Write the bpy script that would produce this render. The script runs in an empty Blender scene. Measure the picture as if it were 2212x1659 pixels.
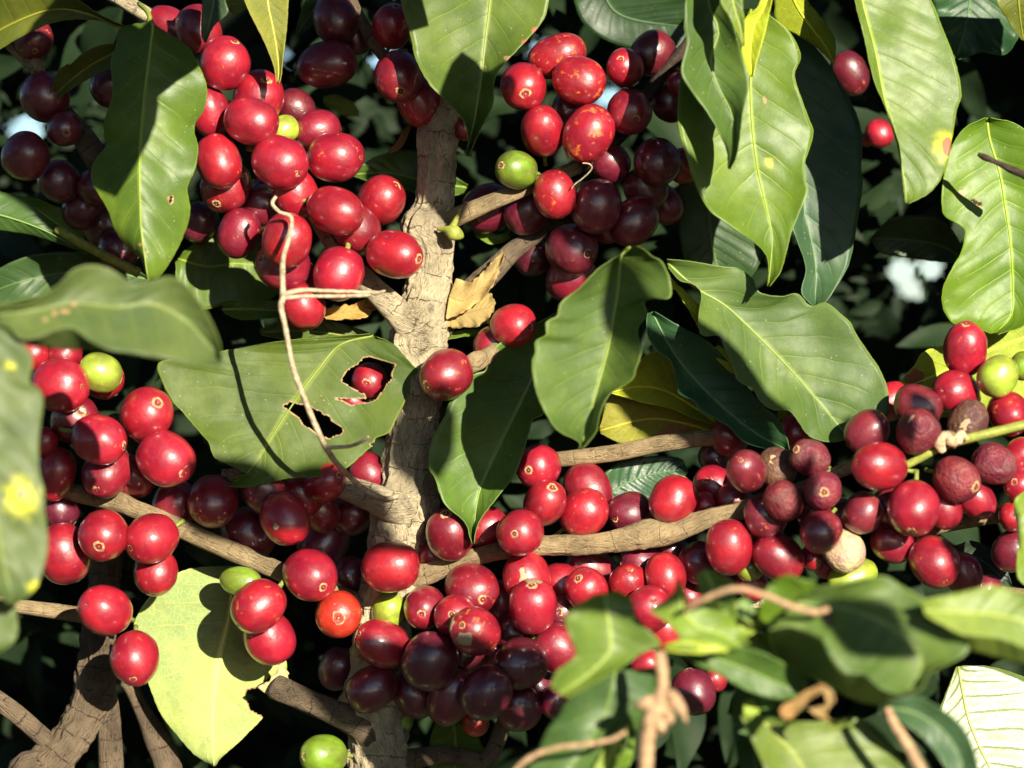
import bpy, bmesh, math, random
from mathutils import Vector, Matrix, noise

# ------------------------------------------------------------------ camera, sky, sun, exposure
S = bpy.context.scene
COL = S.collection
U = 0.26 / 2212.0              # metres per picture unit (2212 wide) on the plane in focus
DIST = 0.90                    # camera to that plane
D = DIST / U
ZC = 1.30                      # height of the camera above the ground
cam = bpy.data.cameras.new("camera"); cam_o = bpy.data.objects.new("camera", cam); COL.objects.link(cam_o)
cam_o.location = (0, -DIST, ZC); cam_o.rotation_euler = (math.radians(90), 0, 0)
cam.sensor_width = 36; cam.lens = 36 * DIST / 0.26
cam.clip_start = 0.02; cam.clip_end = 500
cam.dof.use_dof = True; cam.dof.focus_distance = DIST - 0.004; cam.dof.aperture_fstop = 9.0
S.camera = cam_o
SUN = Vector((0.43, -1.0, 0.33))         # towards the sun
sun_n = SUN.normalized()
elev = math.asin(sun_n.z)
W = bpy.data.worlds.new("World"); S.world = W; W.use_nodes = True
wn = W.node_tree.nodes; wl = W.node_tree.links
sky = wn.new("ShaderNodeTexSky"); sky.sky_type = 'NISHITA'; sky.sun_disc = False
sky.dust_density = 0.3; sky.ozone_density = 4.0; sky.sun_elevation = elev; sky.sun_rotation = math.atan2(SUN.x, SUN.y)
bg = wn["Background"]; bg.inputs[1].default_value = 0.07
wl.new(sky.outputs[0], bg.inputs[0])
sl = bpy.data.lights.new("sun", 'SUN'); sl.energy = 5.0; sl.angle = math.radians(0.5); sl.color = (1.0, 0.91, 0.74)
so = bpy.data.objects.new("sun", sl); COL.objects.link(so); so.location = (1, -2, 3)
so.rotation_euler = sun_n.to_track_quat('Z', 'Y').to_euler()
S.view_settings.view_transform = 'Standard'; S.view_settings.look = 'None'
S.view_settings.exposure = 1.25; S.view_settings.gamma = 1.0
S.cycles.use_denoising = True
S.cycles.max_bounces = 6; S.cycles.diffuse_bounces = 3; S.cycles.glossy_bounces = 3
S.cycles.transmission_bounces = 3
S.cycles.caustics_reflective = False; S.cycles.caustics_refractive = False
S.cycles.sample_clamp_indirect = 4.0

# ------------------------------------------------------------------ helpers
def P(x, y, d=0.0):
    """picture place (x, y) at d units in front of the focus plane -> world point"""
    k = (D - d) / D * U
    return Vector(((x - 1106) * k, -d * U, ZC + (829.5 - y) * k))
def px(w):
    k = (w.y + DIST) / DIST * U
    return (1106 + w.x / k, 829.5 - (w.z - ZC) / k)
def tag(o, label=None, cat=None, group=None, kind=None):
    if label: o["label"] = label
    if cat: o["category"] = cat
    if group: o["group"] = group
    if kind: o["kind"] = kind
    return o
def link(name, mesh, mats=(), parent=None, smooth=True):
    o = bpy.data.objects.new(name, mesh); COL.objects.link(o)
    if not mesh.materials:
        for m in mats: mesh.materials.append(m)
    if smooth and len(mesh.polygons): mesh.polygons.foreach_set("use_smooth", [True] * len(mesh.polygons))
    if parent is not None: o.parent = parent
    return o
def mesh_from(name, verts, faces):
    me = bpy.data.meshes.new(name); me.from_pydata([tuple(v) for v in verts], [], faces); me.update(); return me
def crs(pts, n):
    """n points along a Catmull-Rom curve through pts, evenly by length"""
    pts = [Vector(p) for p in pts]
    if len(pts) == 2: return [pts[0].lerp(pts[1], i / (n - 1)) for i in range(n)]
    e = [pts[0] * 2 - pts[1]] + pts + [pts[-1] * 2 - pts[-2]]
    dense = []
    for i in range(1, len(e) - 2):
        p0, p1, p2, p3 = e[i - 1], e[i], e[i + 1], e[i + 2]
        for j in range(16):
            t = j / 16
            dense.append(0.5 * ((2 * p1) + (p2 - p0) * t + (2 * p0 - 5 * p1 + 4 * p2 - p3) * t * t + (3 * p1 - p0 - 3 * p2 + p3) * t ** 3))
    dense.append(pts[-1])
    L = [0.0]
    for a, b in zip(dense, dense[1:]): L.append(L[-1] + (b - a).length)
    out = []; j = 0
    for i in range(n):
        s = L[-1] * i / (n - 1)
        while j < len(L) - 2 and L[j + 1] < s: j += 1
        seg = L[j + 1] - L[j]
        out.append(dense[j].lerp(dense[j + 1], 0 if seg == 0 else min(1, (s - L[j]) / seg)))
    return out

# ------------------------------------------------------------------ materials
class NT:
    def __init__(s, name):
        s.m = bpy.data.materials.new(name); s.m.use_nodes = True
        s.n = s.m.node_tree.nodes; s.l = s.m.node_tree.links
        s.b = s.n["Principled BSDF"]; s.out = s.n["Material Output"]
    def set(s, sock, v):
        if isinstance(v, bpy.types.NodeSocket): s.l.new(v, sock)
        elif isinstance(v, (tuple, list)) and len(v) == 3 and sock.type == 'RGBA': sock.default_value = (*v, 1)
        else: sock.default_value = v
    def math(s, op, a, b=0.0, c=None, clamp=False):
        n = s.n.new("ShaderNodeMath"); n.operation = op; n.use_clamp = clamp
        s.set(n.inputs[0], a); s.set(n.inputs[1], b)
        if c is not None: s.set(n.inputs[2], c)
        return n.outputs[0]
    def step(s, v, lo, hi):
        n = s.n.new("ShaderNodeMapRange"); n.interpolation_type = 'SMOOTHSTEP'
        s.set(n.inputs[0], v); s.set(n.inputs[1], lo); s.set(n.inputs[2], hi); return n.outputs[0]
    def mix(s, f, a, b, mode='MIX'):
        n = s.n.new("ShaderNodeMix"); n.data_type = 'RGBA'; n.blend_type = mode
        s.set(n.inputs[0], f); s.set(n.inputs[6], a); s.set(n.inputs[7], b); return n.outputs[2]
    def noise(s, vec, scale, detail=3, rough=0.55):
        n = s.n.new("ShaderNodeTexNoise"); s.set(n.inputs["Vector"], vec)
        n.inputs["Scale"].default_value = scale; n.inputs["Detail"].default_value = detail; n.inputs["Roughness"].default_value = rough
        return n.outputs["Fac"]
    def voro(s, vec, scale, feature='F1'):
        n = s.n.new("ShaderNodeTexVoronoi"); n.feature = feature; s.set(n.inputs["Vector"], vec); n.inputs["Scale"].default_value = scale
        return n.outputs["Distance"]
    def scale(s, vec, xyz, add=None):
        n = s.n.new("ShaderNodeVectorMath"); n.operation = 'MULTIPLY'; s.set(n.inputs[0], vec); n.inputs[1].default_value = xyz
        v = n.outputs[0]
        if add is not None:
            a = s.n.new("ShaderNodeVectorMath"); a.operation = 'ADD'; s.set(a.inputs[0], v); s.set(a.inputs[1], add); v = a.outputs[0]
        return v
    def sepy(s, v):
        n = s.n.new('ShaderNodeSeparateXYZ'); s.set(n.inputs[0], v); return n.outputs[1]
    def bump(s, h, strength, dist):
        n = s.n.new("ShaderNodeBump"); n.inputs["Strength"].default_value = strength; n.inputs["Distance"].default_value = dist
        s.set(n.inputs["Height"], h); return n.outputs[0]
    def coord(s, which="Object"): return s.n.new("ShaderNodeTexCoord").outputs[which]
    def info(s, which): return s.n.new("ShaderNodeObjectInfo").outputs[which]
    def p(s, **k):
        for a, v in k.items():
            s.set(s.b.inputs[a.replace("_", " ")], v)

def leaf_material(name, under=False, dry=False):
    t = NT(name); co = t.coord("Object"); rnd = t.info("Random"); base = t.info("Color")
    sep = t.n.new("ShaderNodeSeparateXYZ"); t.l.new(t.coord("UV"), sep.inputs[0])
    u = t.math('ABSOLUTE', t.math('MULTIPLY_ADD', sep.outputs[0], 2.0, -1.0)); v = sep.outputs[1]
    vec = t.scale(co, (1, 1, 1), t.math('MULTIPLY', rnd, 3.0))
    big = t.noise(vec, 70, 3); mid = t.noise(vec, 320, 4); fine = t.noise(vec, 1700, 4, 0.7)
    c = t.mix(t.step(big, 0.3, 0.72), t.mix(1.0, base, (0.70, 0.82, 0.7), 'MULTIPLY'), t.mix(1.0, base, (1.20, 1.20, 0.85), 'MULTIPLY'))
    c = t.mix(t.math('MULTIPLY', t.step(mid, 0.45, 0.75), 0.40), c, t.mix(1.0, base, (0.65, 0.62, 0.7), 'MULTIPLY'))
    ph = t.math('MULTIPLY', t.math('ADD', t.math('SUBTRACT', v, t.math('MULTIPLY', u, 0.17)), t.math('MULTIPLY', big, 0.05)), 10.0)
    saw = t.math('MULTIPLY', t.math('ABSOLUTE', t.math('SUBTRACT', t.math('FRACT', ph), 0.5)), 2.0)
    fade = t.step(u, 0.97, 0.45)
    side = t.math('MULTIPLY', t.step(saw, 0.90, 0.985), fade)
    rib = t.step(u, 0.055, 0.02)
    tert = t.math('MULTIPLY', t.step(t.voro(vec, 700, 'DISTANCE_TO_EDGE'), 0.05, 0.0), 0.22 if under else 0.10)
    vein = t.math('MAXIMUM', t.math('MAXIMUM', t.math('MULTIPLY', side, 0.22), t.math('MULTIPLY', rib, 0.6)), tert)
    pale = t.mix(1.0, base, (2.6, 2.3, 1.6), 'MULTIPLY') if not dry else t.mix(1.0, base, (0.55, 0.5, 0.45), 'MULTIPLY')
    c = t.mix(vein, c, pale)
    c = t.mix(t.math('MULTIPLY', t.step(u, 0.972, 0.995), 0.45), c, pale)
    # dust and old specks
    dots = t.math('MULTIPLY', t.step(t.voro(vec, 620), 0.16, 0.07), t.step(t.noise(vec, 160, 2), 0.50, 0.62))
    if not dry: c = t.mix(t.math('MULTIPLY', dots, 0.55), c, (0.42, 0.38, 0.22))
    dust = t.math('MULTIPLY', t.step(t.noise(t.scale(vec, (1, 1, 0.6)), 210, 5, 0.7), 0.55, 0.8), 0.20)
    c = t.mix(dust, c, (0.20, 0.18, 0.07) if not dry else (0.2, 0.11, 0.05))
    st = t.n.new("ShaderNodeAttribute"); st.attribute_name = "stain"
    ss = t.n.new("ShaderNodeSeparateColor"); t.l.new(st.outputs["Color"], ss.inputs[0])
    c = t.mix(ss.outputs[0], c, (0.62, 0.60, 0.03))
    c = t.mix(t.step(ss.outputs[1], 0.35, 0.6), c, (0.30, 0.13, 0.06))
    c = t.mix(t.step(ss.outputs[2], 0.3, 0.6), c, (0.36, 0.23, 0.11))
    rough = t.math('MULTIPLY_ADD', mid, 0.22, (0.62 if dry else 0.55 if under else 0.32))
    rough = t.math('MULTIPLY', rough, t.info('Alpha'))
    saw4 = t.math('MULTIPLY', t.math('POWER', saw, 3.0), fade)
    h0 = t.math('MULTIPLY', saw4, 0.0 if dry else -0.6 if not under else 0.5)
    h = t.math('ADD', t.math('MULTIPLY_ADD', side, -0.35 if not under else 0.8, h0), t.math('ADD', t.math('MULTIPLY', mid, 0.9), t.math('MULTIPLY', fine, 0.35)))
    nb = t.bump(h, 0.5 if not dry else 0.8, 0.0002 if not dry else 0.00045)
    t.p(Base_Color=c, Roughness=rough, Normal=nb); t.b.inputs["Specular IOR Level"].default_value = 0.25 if (under or dry) else 0.30
    tr = t.n.new("ShaderNodeBsdfTranslucent"); t.set(tr.inputs[0], t.mix(1.0, c, (1.5, 1.6, 0.5) if not under else (1.15, 1.15, 0.7), 'MULTIPLY'))
    ms = t.n.new("ShaderNodeMixShader"); ms.inputs[0].default_value = 0.22
    t.l.new(t.b.outputs[0], ms.inputs[1]); t.l.new(tr.outputs[0], ms.inputs[2]); t.l.new(ms.outputs[0], t.out.inputs[0])
    return t.m
M_TOP = leaf_material("leaf_upper_side"); M_UND = leaf_material("leaf_underside", under=True); M_DRY = leaf_material("dry_leaf", dry=True)

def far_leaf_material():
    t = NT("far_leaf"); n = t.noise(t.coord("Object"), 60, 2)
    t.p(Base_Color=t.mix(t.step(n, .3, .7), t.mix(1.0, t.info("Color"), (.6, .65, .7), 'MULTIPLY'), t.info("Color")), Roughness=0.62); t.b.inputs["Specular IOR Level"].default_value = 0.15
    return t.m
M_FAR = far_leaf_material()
def rib_material():
    t = NT("leaf_rib"); t.p(Base_Color=t.mix(1.0, t.info("Color"), (2.2, 1.9, 1.2), 'MULTIPLY'), Roughness=0.5); return t.m
M_RIB = rib_material()

def cherry_material(name, dried=False):
    t = NT(name); rnd = t.info("Random"); base = t.info("Color"); al = t.info("Alpha")
    vec = t.scale(t.coord("Object"), (1, 1, 1), t.math('MULTIPLY', rnd, 60.0))
    c = t.mix(t.step(t.noise(vec, 1.1, 2), 0.35, 0.7), t.mix(1.0, base, (0.72, 0.6, 0.8), 'MULTIPLY'), t.mix(1.0, base, (1.12, 1.15, 1.0), 'MULTIPLY'))
    n2 = t.noise(vec, 2.6, 6, 0.65)
    mot = t.math('MULTIPLY', t.step(n2, t.math('MULTIPLY_ADD', al, -0.20, 0.70), t.math('MULTIPLY_ADD', al, -0.17, 0.76)), 0.85)
    fine = t.noise(vec, 22, 3)
    if not dried:
        c = t.mix(mot, c, t.mix(t.step(fine, 0.35, 0.65), (0.55, 0.07, 0.02), (0.62, 0.20, 0.03)))
    else:
        c = t.mix(t.math('MULTIPLY', t.step(t.noise(vec, 0.9, 4, 0.6), 0.45, 0.68), t.math('MULTIPLY_ADD', al, 0.9, 0.1)), c, (0.17, 0.10, 0.075))
        c = t.mix(t.math('MULTIPLY', t.step(t.noise(vec, 2.6, 5, 0.7), 0.62, 0.72), al), c, (0.36, 0.25, 0.16))
    d1 = t.math('MULTIPLY', t.step(t.voro(vec, 12), 0.11, 0.05), t.step(t.noise(vec, 2.0, 2), 0.42, 0.56))
    c = t.mix(t.math('MULTIPLY', d1, 0.7), c, (0.62, 0.34, 0.14))
    sc = t.noise(t.scale(vec, (1, 4.5, 1)), 1.5, 7, 0.75)
    c = t.mix(t.math('MULTIPLY', t.step(sc, 0.715, 0.745), 0.7), c, (0.5, 0.32, 0.17))
    bl = t.math('MULTIPLY', t.step(t.noise(vec, 1.6, 5, 0.65), 0.48, 0.75), 0.08)
    c = t.mix(bl, c, (0.34, 0.20, 0.22))
    rough = t.math('ADD', t.math('MULTIPLY', t.noise(vec, 5, 4), 0.16), 0.40 if dried else 0.36)
    rough = t.math('ADD', rough, t.math('MULTIPLY', mot, 0.12))
    hb = t.math('ADD', t.math('MULTIPLY', t.noise(vec, 5, 3), 0.5), t.math('ADD', t.math('MULTIPLY', fine, 0.10), t.math('MULTIPLY', d1, 0.06)))
    t.p(Base_Color=c, Roughness=rough, Normal=t.bump(hb, 0.07 if not dried else 0.3, 0.05))
    t.b.inputs["Specular IOR Level"].default_value = 0.6 if not dried else 0.4
    if not dried:
        t.b.inputs["Coat Weight"].default_value = 0.9; t.b.inputs["Coat Roughness"].default_value = 0.19
        t.b.inputs["Subsurface Weight"].default_value = 0.12; t.b.inputs["Subsurface Radius"].default_value = (0.0016, 0.0004, 0.0003); t.b.inputs["Subsurface Scale"].default_value = 1.0
    return t.m
M_CH = cherry_material("cherry_skin"); M_DR = cherry_material("dried_cherry_skin", True)
def plain(name, col, rough=0.6, spread=0.5, sc=600, bmp=0.4, dist=0.0004, spec=0.3):
    t = NT(name); vec = t.coord("Object"); n = t.noise(vec, sc, 5, 0.65)
    c = t.mix(t.step(n, 0.3, 0.72), tuple(a * (1 - spread) for a in col), tuple(min(1, a * (1 + spread * .6)) for a in col))
    t.p(Base_Color=c, Roughness=rough, Normal=t.bump(n, bmp, dist)); t.b.inputs["Specular IOR Level"].default_value = spec
    return t.m
M_SCAR = plain("calyx_rim", (0.56, 0.36, 0.18), 0.7, 0.5, 6, 0.5, 0.05)
M_PIT = plain("calyx_pit", (0.16, 0.03, 0.02), 0.6, 0.4, 6, 0.3, 0.05)
M_HUSK = plain("dry_husk", (0.50, 0.36, 0.22), 0.8, 0.35, 900, 0.6, 0.0003)
M_STALK = plain("green_stalk", (0.22, 0.26, 0.05), 0.55, 0.3, 9, 0.3, 0.02)
M_VINE = plain("dry_vine", (0.42, 0.33, 0.22), 0.75, 0.5, 700, 0.7, 0.0005)
M_TWIGD = plain("dark_twig", (0.045, 0.03, 0.022), 0.8, 0.5, 800, 0.6, 0.0004)
M_TWIGG = plain("green_twig", (0.25, 0.28, 0.05), 0.5, 0.3, 500, 0.3, 0.0003)
M_BROWN = plain("brown_dry_sepal", (0.42, 0.27, 0.15), 0.75, 0.5, 700, 0.7, 0.0006)

def bark_material(name, light, dark, plates=1.0):
    t = NT(name)
    uv = t.coord("UV"); ob = t.coord("Object")
    warp = t.math('MULTIPLY', t.noise(ob, 220, 4), 0.5)
    fib = t.noise(t.scale(uv, (30, 2.4, 1), warp), 1.0, 8, 0.72)
    fib2 = t.noise(t.scale(uv, (60, 5, 1), warp), 1.0, 4, 0.6)
    blot = t.noise(ob, 120, 5, 0.62); grain = t.noise(ob, 1300, 5, 0.7)
    c = t.mix(t.step(blot, 0.34, 0.66), tuple(a * 0.62 for a in light), light)
    c = t.mix(t.math('MULTIPLY', t.step(fib, 0.46, 0.37), 0.85), c, dark)
    c = t.mix(t.math('MULTIPLY', t.step(grain, 0.55, 0.75), 0.45), c, dark)
    c = t.mix(t.math('MULTIPLY', t.step(t.noise(ob, 170, 6, 0.72), 0.58, 0.74), 0.45), c, (0.16, 0.15, 0.07))
    crk = t.math('MULTIPLY', t.step(t.math('ABSOLUTE', t.math('SUBTRACT', fib2, 0.5)), 0.022, 0.004), t.step(t.noise(ob, 90, 3), 0.5, 0.6))
    ring = t.math('ABSOLUTE', t.math('SUBTRACT', t.math('FRACT', t.math('MULTIPLY_ADD', blot, 0.9, t.math('MULTIPLY', t.n["Separate XYZ"].outputs[1] if "Separate XYZ" in t.n else t.sepy(uv), 1.15))), 0.5))
    ck = t.math('MULTIPLY', t.math('MAXIMUM', crk, t.math('MULTIPLY', t.step(ring, 0.034, 0.012), t.step(t.noise(t.scale(uv, (5, 1, 1)), 1.0, 3), 0.42, 0.52))), 0.62 * plates)
    c = t.mix(ck, c, (0.045, 0.03, 0.02))
    h = t.math('SUBTRACT', t.math('ADD', t.math('MULTIPLY', fib, 1.3), t.math('MULTIPLY', grain, 0.4)), t.math('MULTIPLY', ck, 0.9))
    t.p(Base_Color=c, Roughness=0.85, Normal=t.bump(h, 1.0, 0.0016)); t.b.inputs["Specular IOR Level"].default_value = 0.2
    return t.m
M_BARK = bark_material("tan_bark", (0.82, 0.69, 0.45), (0.24, 0.16, 0.085))
M_BARKD = bark_material("brown_bark", (0.27, 0.20, 0.13), (0.07, 0.05, 0.03))
M_BARKB = bark_material("branch_bark", (0.56, 0.42, 0.23), (0.20, 0.125, 0.065), 0.4)

# ------------------------------------------------------------------ leaves
ALLLEAF = "coffee leaves on the bush"
def in_poly(x, y, poly):
    c = False; j = len(poly) - 1
    for i in range(len(poly)):
        xi, yi = poly[i]; xj, yj = poly[j]
        if (yi > y) != (yj > y) and x < (xj - xi) * (y - yi) / (yj - yi) + xi: c = not c
        j = i
    return c
def dist_poly(x, y, poly):
    b = 1e9
    for i in range(len(poly)):
        ax, ay = poly[i - 1]; bx, by = poly[i]
        vx, vy = bx - ax, by - ay; q = vx * vx + vy * vy
        t = 0 if q == 0 else max(0, min(1, ((x - ax) * vx + (y - ay) * vy) / q))
        b = min(b, math.hypot(x - ax - t * vx, y - ay - t * vy))
    return b
NLEAF = [0]
def leaf(label, rails, d=0, sx=0.0, sy=0.0, fold=25, wave=6, wk=2.5, bow=0.0, col=(0.075, 0.12, 0.03), under=False, dry=False,
         holes=(), spots=(), N=70, M=9, us=None, rib=True, petiole=None, pucker=1.6, nib=0.8, group=ALLLEAF, name="coffee_leaf", cat="leaf", gloss=1.0, wob=10.0):
    """a blade lofted across outline rails (edge, midrib, edge); rail points are (x, y[, extra depth])"""
    NLEAF[0] += 1; seed = NLEAF[0] * 7.31
    rails = [[(*p, 0.0) if len(p) == 2 else p for p in r] for r in rails]
    if us is None: us = {2: [0.06, 1], 3: [-1, 0, 1], 4: [-1, 0, 0.72, 1]}[len(rails)]
    R = [crs(r, N) for r in rails]
    xs = [p.x for r in R for p in r]; ys = [p.y for r in R for p in r]
    cx, cy = (min(xs) + max(xs)) / 2, (min(ys) + max(ys)) / 2
    base = P(R[0][0].x, R[0][0].y, d)
    verts, uvs, stain, pix = [], [], [], []
    cols = []
    for k in range(len(us) - 1):
        for j in range(M + (1 if k == len(us) - 2 else 0)): cols.append((k, j / M))
    for i in range(N):
        v = i / (N - 1)
        for k, f in cols:
            p = R[k][i].lerp(R[k + 1][i], f); u = us[k] + (us[k + 1] - us[k]) * f
            au = abs(u)
            ph = (v - 0.17 * au) * 10
            z = p.z + d + sx * (p.x - cx) + sy * (p.y - cy) - fold * (1 - min(1, au) ** 1.3) + bow * (4 * v * (1 - v) - 0.5)
            env = min(1, 8 * v * (1 - v))
            z += wave * env * au ** 2 * math.sin(6.283 * wk * v + seed + (1.9 if u > 0 else 0)) + pucker * env * abs(math.sin(math.pi * ph)) * min(1, 3 * (1 - au) * 1.5 + .1)
            z += wob * env * noise.noise(Vector((p.x / 90, p.y / 90, seed)))
            x, y = p.x, p.y
            if au > 0.9:
                x += nib * 1.6 * noise.noise(Vector((x / 9, y / 9, seed))); y += nib * 1.6 * noise.noise(Vector((x / 9, y / 9, seed + 9)))
            verts.append(P(x, y, z) - base); uvs.append((u * 0.5 + 0.5, v)); pix.append((x, y))
            a = [0.0, 0.0, 0.0]
            for (qx, qy, rx, ry, kind) in spots:
                q = math.hypot((x - qx) / rx, (y - qy) / ry) + 0.5 * noise.noise(Vector((x / 14, y / 14, seed)))
                a[kind] = max(a[kind], max(0, min(0.7, 1.3 - q) if kind == 0 else min(1, (1.25 - q) * 2)))
            for h in holes:
                dd = dist_poly(x, y, h)
                a[2] = max(a[2], max(0, 1 - dd / 4.6 + 0.35 * noise.noise(Vector((x / 6, y / 6, seed)))))
            stain.append((*a, 1))
    W_ = len(cols); faces = []
    for i in range(N - 1):
        for j in range(W_ - 1):
            q = (i * W_ + j, i * W_ + j + 1, (i + 1) * W_ + j + 1, (i + 1) * W_ + j)
            if holes:
                mx = sum(pix[a][0] for a in q) / 4; my = sum(pix[a][1] for a in q) / 4
                if any(in_poly(mx, my, h) for h in holes): continue
            faces.append(q)
    me = mesh_from(name, verts, faces)
    me.validate()
    n = sum((Vector(p.normal) * p.area for p in me.polygons), Vector())
    if n.y > 0: me.flip_normals()
    ul = me.uv_layers.new(name="UVMap")
    lv = [0] * len(me.loops); me.loops.foreach_get("vertex_index", lv)
    ul.data.foreach_set("uv", [c for q in lv for c in uvs[q]])
    at = me.color_attributes.new("stain", 'FLOAT_COLOR', 'POINT')
    at.data.foreach_set("color", [c for s in stain for c in s])
    top, un = (M_UND, M_TOP) if under else (M_TOP, M_UND)
    if dry: top = un = M_DRY
    o = link(name, me, (top, un)); o.location = base
    o.color = (*col, gloss)
    sm = o.modifiers.new("thickness", 'SOLIDIFY'); sm.thickness = 1.3 * U; sm.offset = -1; sm.material_offset = 1; sm.material_offset_rim = 0
    tag(o, label, cat, group)
    if rib and len(rails) >= 3:
        mi = [k for k, q in enumerate(us) if q == 0][0] * M
        pts = [(verts[i * W_ + mi] + Vector((0, -0.4 * U, 0)), (3.3 - 2.3 * i / (N - 1))) for i in range(0, N, 3)]
        r = link("midrib", tube_mesh("midrib", pts, 8), (M_RIB,), o); r.color = (*col, 1)
    if petiole:
        pp = crs([P(*q) - base for q in petiole], 10)
        r = link("petiole", tube_mesh("petiole", [(q, 5.0) for q in pp], 8), (M_RIB,), o); r.color = (*col, 1)
    return o
def tube_mesh(name, pts, sides=16, rough=0.0, freq=1.0, seed=0.0, cap=True, flat=1.0, ridge=0.0):
    """pts: (Vector, radius in picture units)"""
    verts, faces, uv = [], [], []
    n = len(pts); L = 0.0
    prev = None
    for i, (p, r) in enumerate(pts):
        t = (pts[min(n - 1, i + 1)][0] - pts[max(0, i - 1)][0])
        t = t.normalized() if t.length > 0 else Vector((0, 0, 1))
        if i: L += (p - pts[i - 1][0]).length
        side = t.cross(Vector((0, 1, 0)))
        if side.length < 0.05: side = t.cross(Vector((1, 0, 0)))
        side.normalize(); up = side.cross(t).normalized()
        for k in range(sides):
            a = 2 * math.pi * k / sides
            rr = r * U
            q = side * math.cos(a) + up * math.sin(a) * flat
            if rough:
                w = p / U
                rr *= 1 + rough * (noise.noise(Vector((q.x * 2.2, q.z * 2.2 + w.z * 0.012 * freq, w.x * 0.012 * freq + seed + q.y * 2))) + 0.5 * noise.noise(Vector((q.x * 5, q.y * 5 + seed, (w.z + w.x) * 0.045 * freq))))
            if ridge:
                aa = Vector((q.x * 5.5, q.y * 5.5, L / U * 0.010 + seed)); bb = Vector((q.x * 2.5, q.y * 2.5, L / U * 0.045 + seed))
                rr *= 1 + ridge * (-abs(noise.noise(aa)) * 1.2 + 0.8 * abs(noise.noise(bb)) + 0.5 * noise.noise(Vector((q.x * 9, q.y * 9, L / U * 0.05))))
            verts.append(p + q * rr); uv.append((k / sides, L / (60 * U)))
    for i in range(n - 1):
        for k in range(sides):
            k2 = (k + 1) % sides
            faces.append((i * sides + k, i * sides + k2, (i + 1) * sides + k2, (i + 1) * sides + k))
    if cap:
        faces.append(tuple(range(sides))[::-1]); faces.append(tuple((n - 1) * sides + k for k in range(sides)))
    me = mesh_from(name, verts, faces)
    bm = bmesh.new(); bm.from_mesh(me); bmesh.ops.recalc_face_normals(bm, faces=bm.faces); bm.to_mesh(me); bm.free()
    ul = me.uv_layers.new(name="UVMap")
    for p in me.polygons:
        ks = [me.loops[l].vertex_index for l in p.loop_indices]
        wrap = any(q % sides == 0 for q in ks) and any(q % sides == sides - 1 for q in ks)
        for l in p.loop_indices:
            vi = me.loops[l].vertex_index; a, b = uv[vi]
            if wrap and vi % sides == 0: a = 1.0
            ul.data[l].uv = (a * (pts[vi // sides][1] / 20.0), b)
    return me
def tube(name, pts, mat, parent=None, n=40, sides=16, rough=0.0, freq=1.0, seed=0.0, origin=None, flat=1.0, ridge=0.0):
    """pts: (x, y, d, r)"""
    c = crs([Vector((x, y, d, r)) for x, y, d, r in pts], n)
    if parent is not None: base = parent.location.copy()
    else: base = P(*pts[0][:3])
    o = link(name, tube_mesh(name, [(P(q[0], q[1], q[2]) - base, max(0.4, q[3])) for q in c], sides, rough, freq, seed, flat=flat, ridge=ridge), (mat,), parent)
    if parent is None: o.location = base
    return o

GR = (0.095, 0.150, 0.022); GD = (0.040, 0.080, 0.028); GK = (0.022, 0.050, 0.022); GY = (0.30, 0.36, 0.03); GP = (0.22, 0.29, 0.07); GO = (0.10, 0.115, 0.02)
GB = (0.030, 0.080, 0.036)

# ------------------------------------------------------------------ the leaves in the picture
# upper left
leaf("large drooping green leaf with a small bored hole, covering one side of the red bunch",
     [[(318,47),(262,60),(250,100),(239,136),(243,203),(223,269),(229,312),(200,356),(200,396),(231,451),(247,497),(278,537),(304,560),(318,606)],
      [(326,45),(330,58),(322,125),(312,203),(305,280),(301,347),(302,430),(305,500),(314,565),(320,606)],
      [(333,47),(343,58),(405,101),(431,145),(447,185),(443,231),(420,275),(428,318),(422,365),(405,405),(411,463),(385,535),(347,596),(323,606)]],
     d=190, sx=-0.06, sy=0.12, fold=-34, wave=12, wk=3, col=GR, spots=[(369,432,7,9,2),(303,528,5,4,2),(318,545,4,3,2)],
     holes=[[(366,427),(373,423),(372,434),(367,439)]], N=150, M=34, petiole=[(326,45,160),(318,25,120),(300,8,60)])
leaf("broad blurred leaf lying crosswise above the shiny yellow green cherry, its lower rim curled under",
     [[(-70,690),(0,658),(60,652),(124,618),(159,583),(197,573),(237,580),(289,612),(333,604),(370,598),(405,618),(443,670),(469,727),(478,772)],
      [(-70,700),(0,680),(80,668),(160,655),(250,662),(330,655),(400,690),(440,732),(479,778)],
      [(-70,715),(6,702),(43,732),(85,728),(116,714),(153,708),(197,738),(240,757),(300,764),(347,772),(420,785),(478,790)],
      [(-70,735,-60),(6,722,-60),(60,745,-70),(116,752,-80),(153,756,-80),(197,757,-50),(240,762,-30),(300,768,-20),(347,776,-15),(420,787,-8),(477,791,-4)]],
     d=950, sx=-0.15, sy=0.35, fold=35, wave=8, gloss=1.2, col=(0.085, 0.118, 0.042), spots=[(140,672,16,5,2),(118,676,8,6,2),(98,690,6,5,2),(160,658,5,4,2)], N=110, M=14, rib=False)
leaf("big blurred green leaf with a yellow ringed pale spot, at the left edge",
     [[(-60,640),(-120,760),(-130,900),(-120,1050),(-90,1200),(20,1304)],
      [(-40,640),(-30,760),(-25,900),(-15,1050),(5,1200),(30,1306)],
      [(-20,660),(30,722),(66,760),(70,790),(64,826),(93,855),(84,947),(84,1014),(95,1057),(96,1101),(104,1167),(101,1202),(94,1228),(78,1269),(46,1297),(33,1306)]],
     d=1000, sx=-0.35, sy=0.1, fold=20, wave=4, gloss=1.2, col=(0.085, 0.118, 0.042), spots=[(45,1075,36,42,0),(20,790,12,9,0),(44,1068,9,9,1),(45,1066,10,10,2),(75,1265,18,12,0)], N=100, M=24, rib=False)
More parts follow.
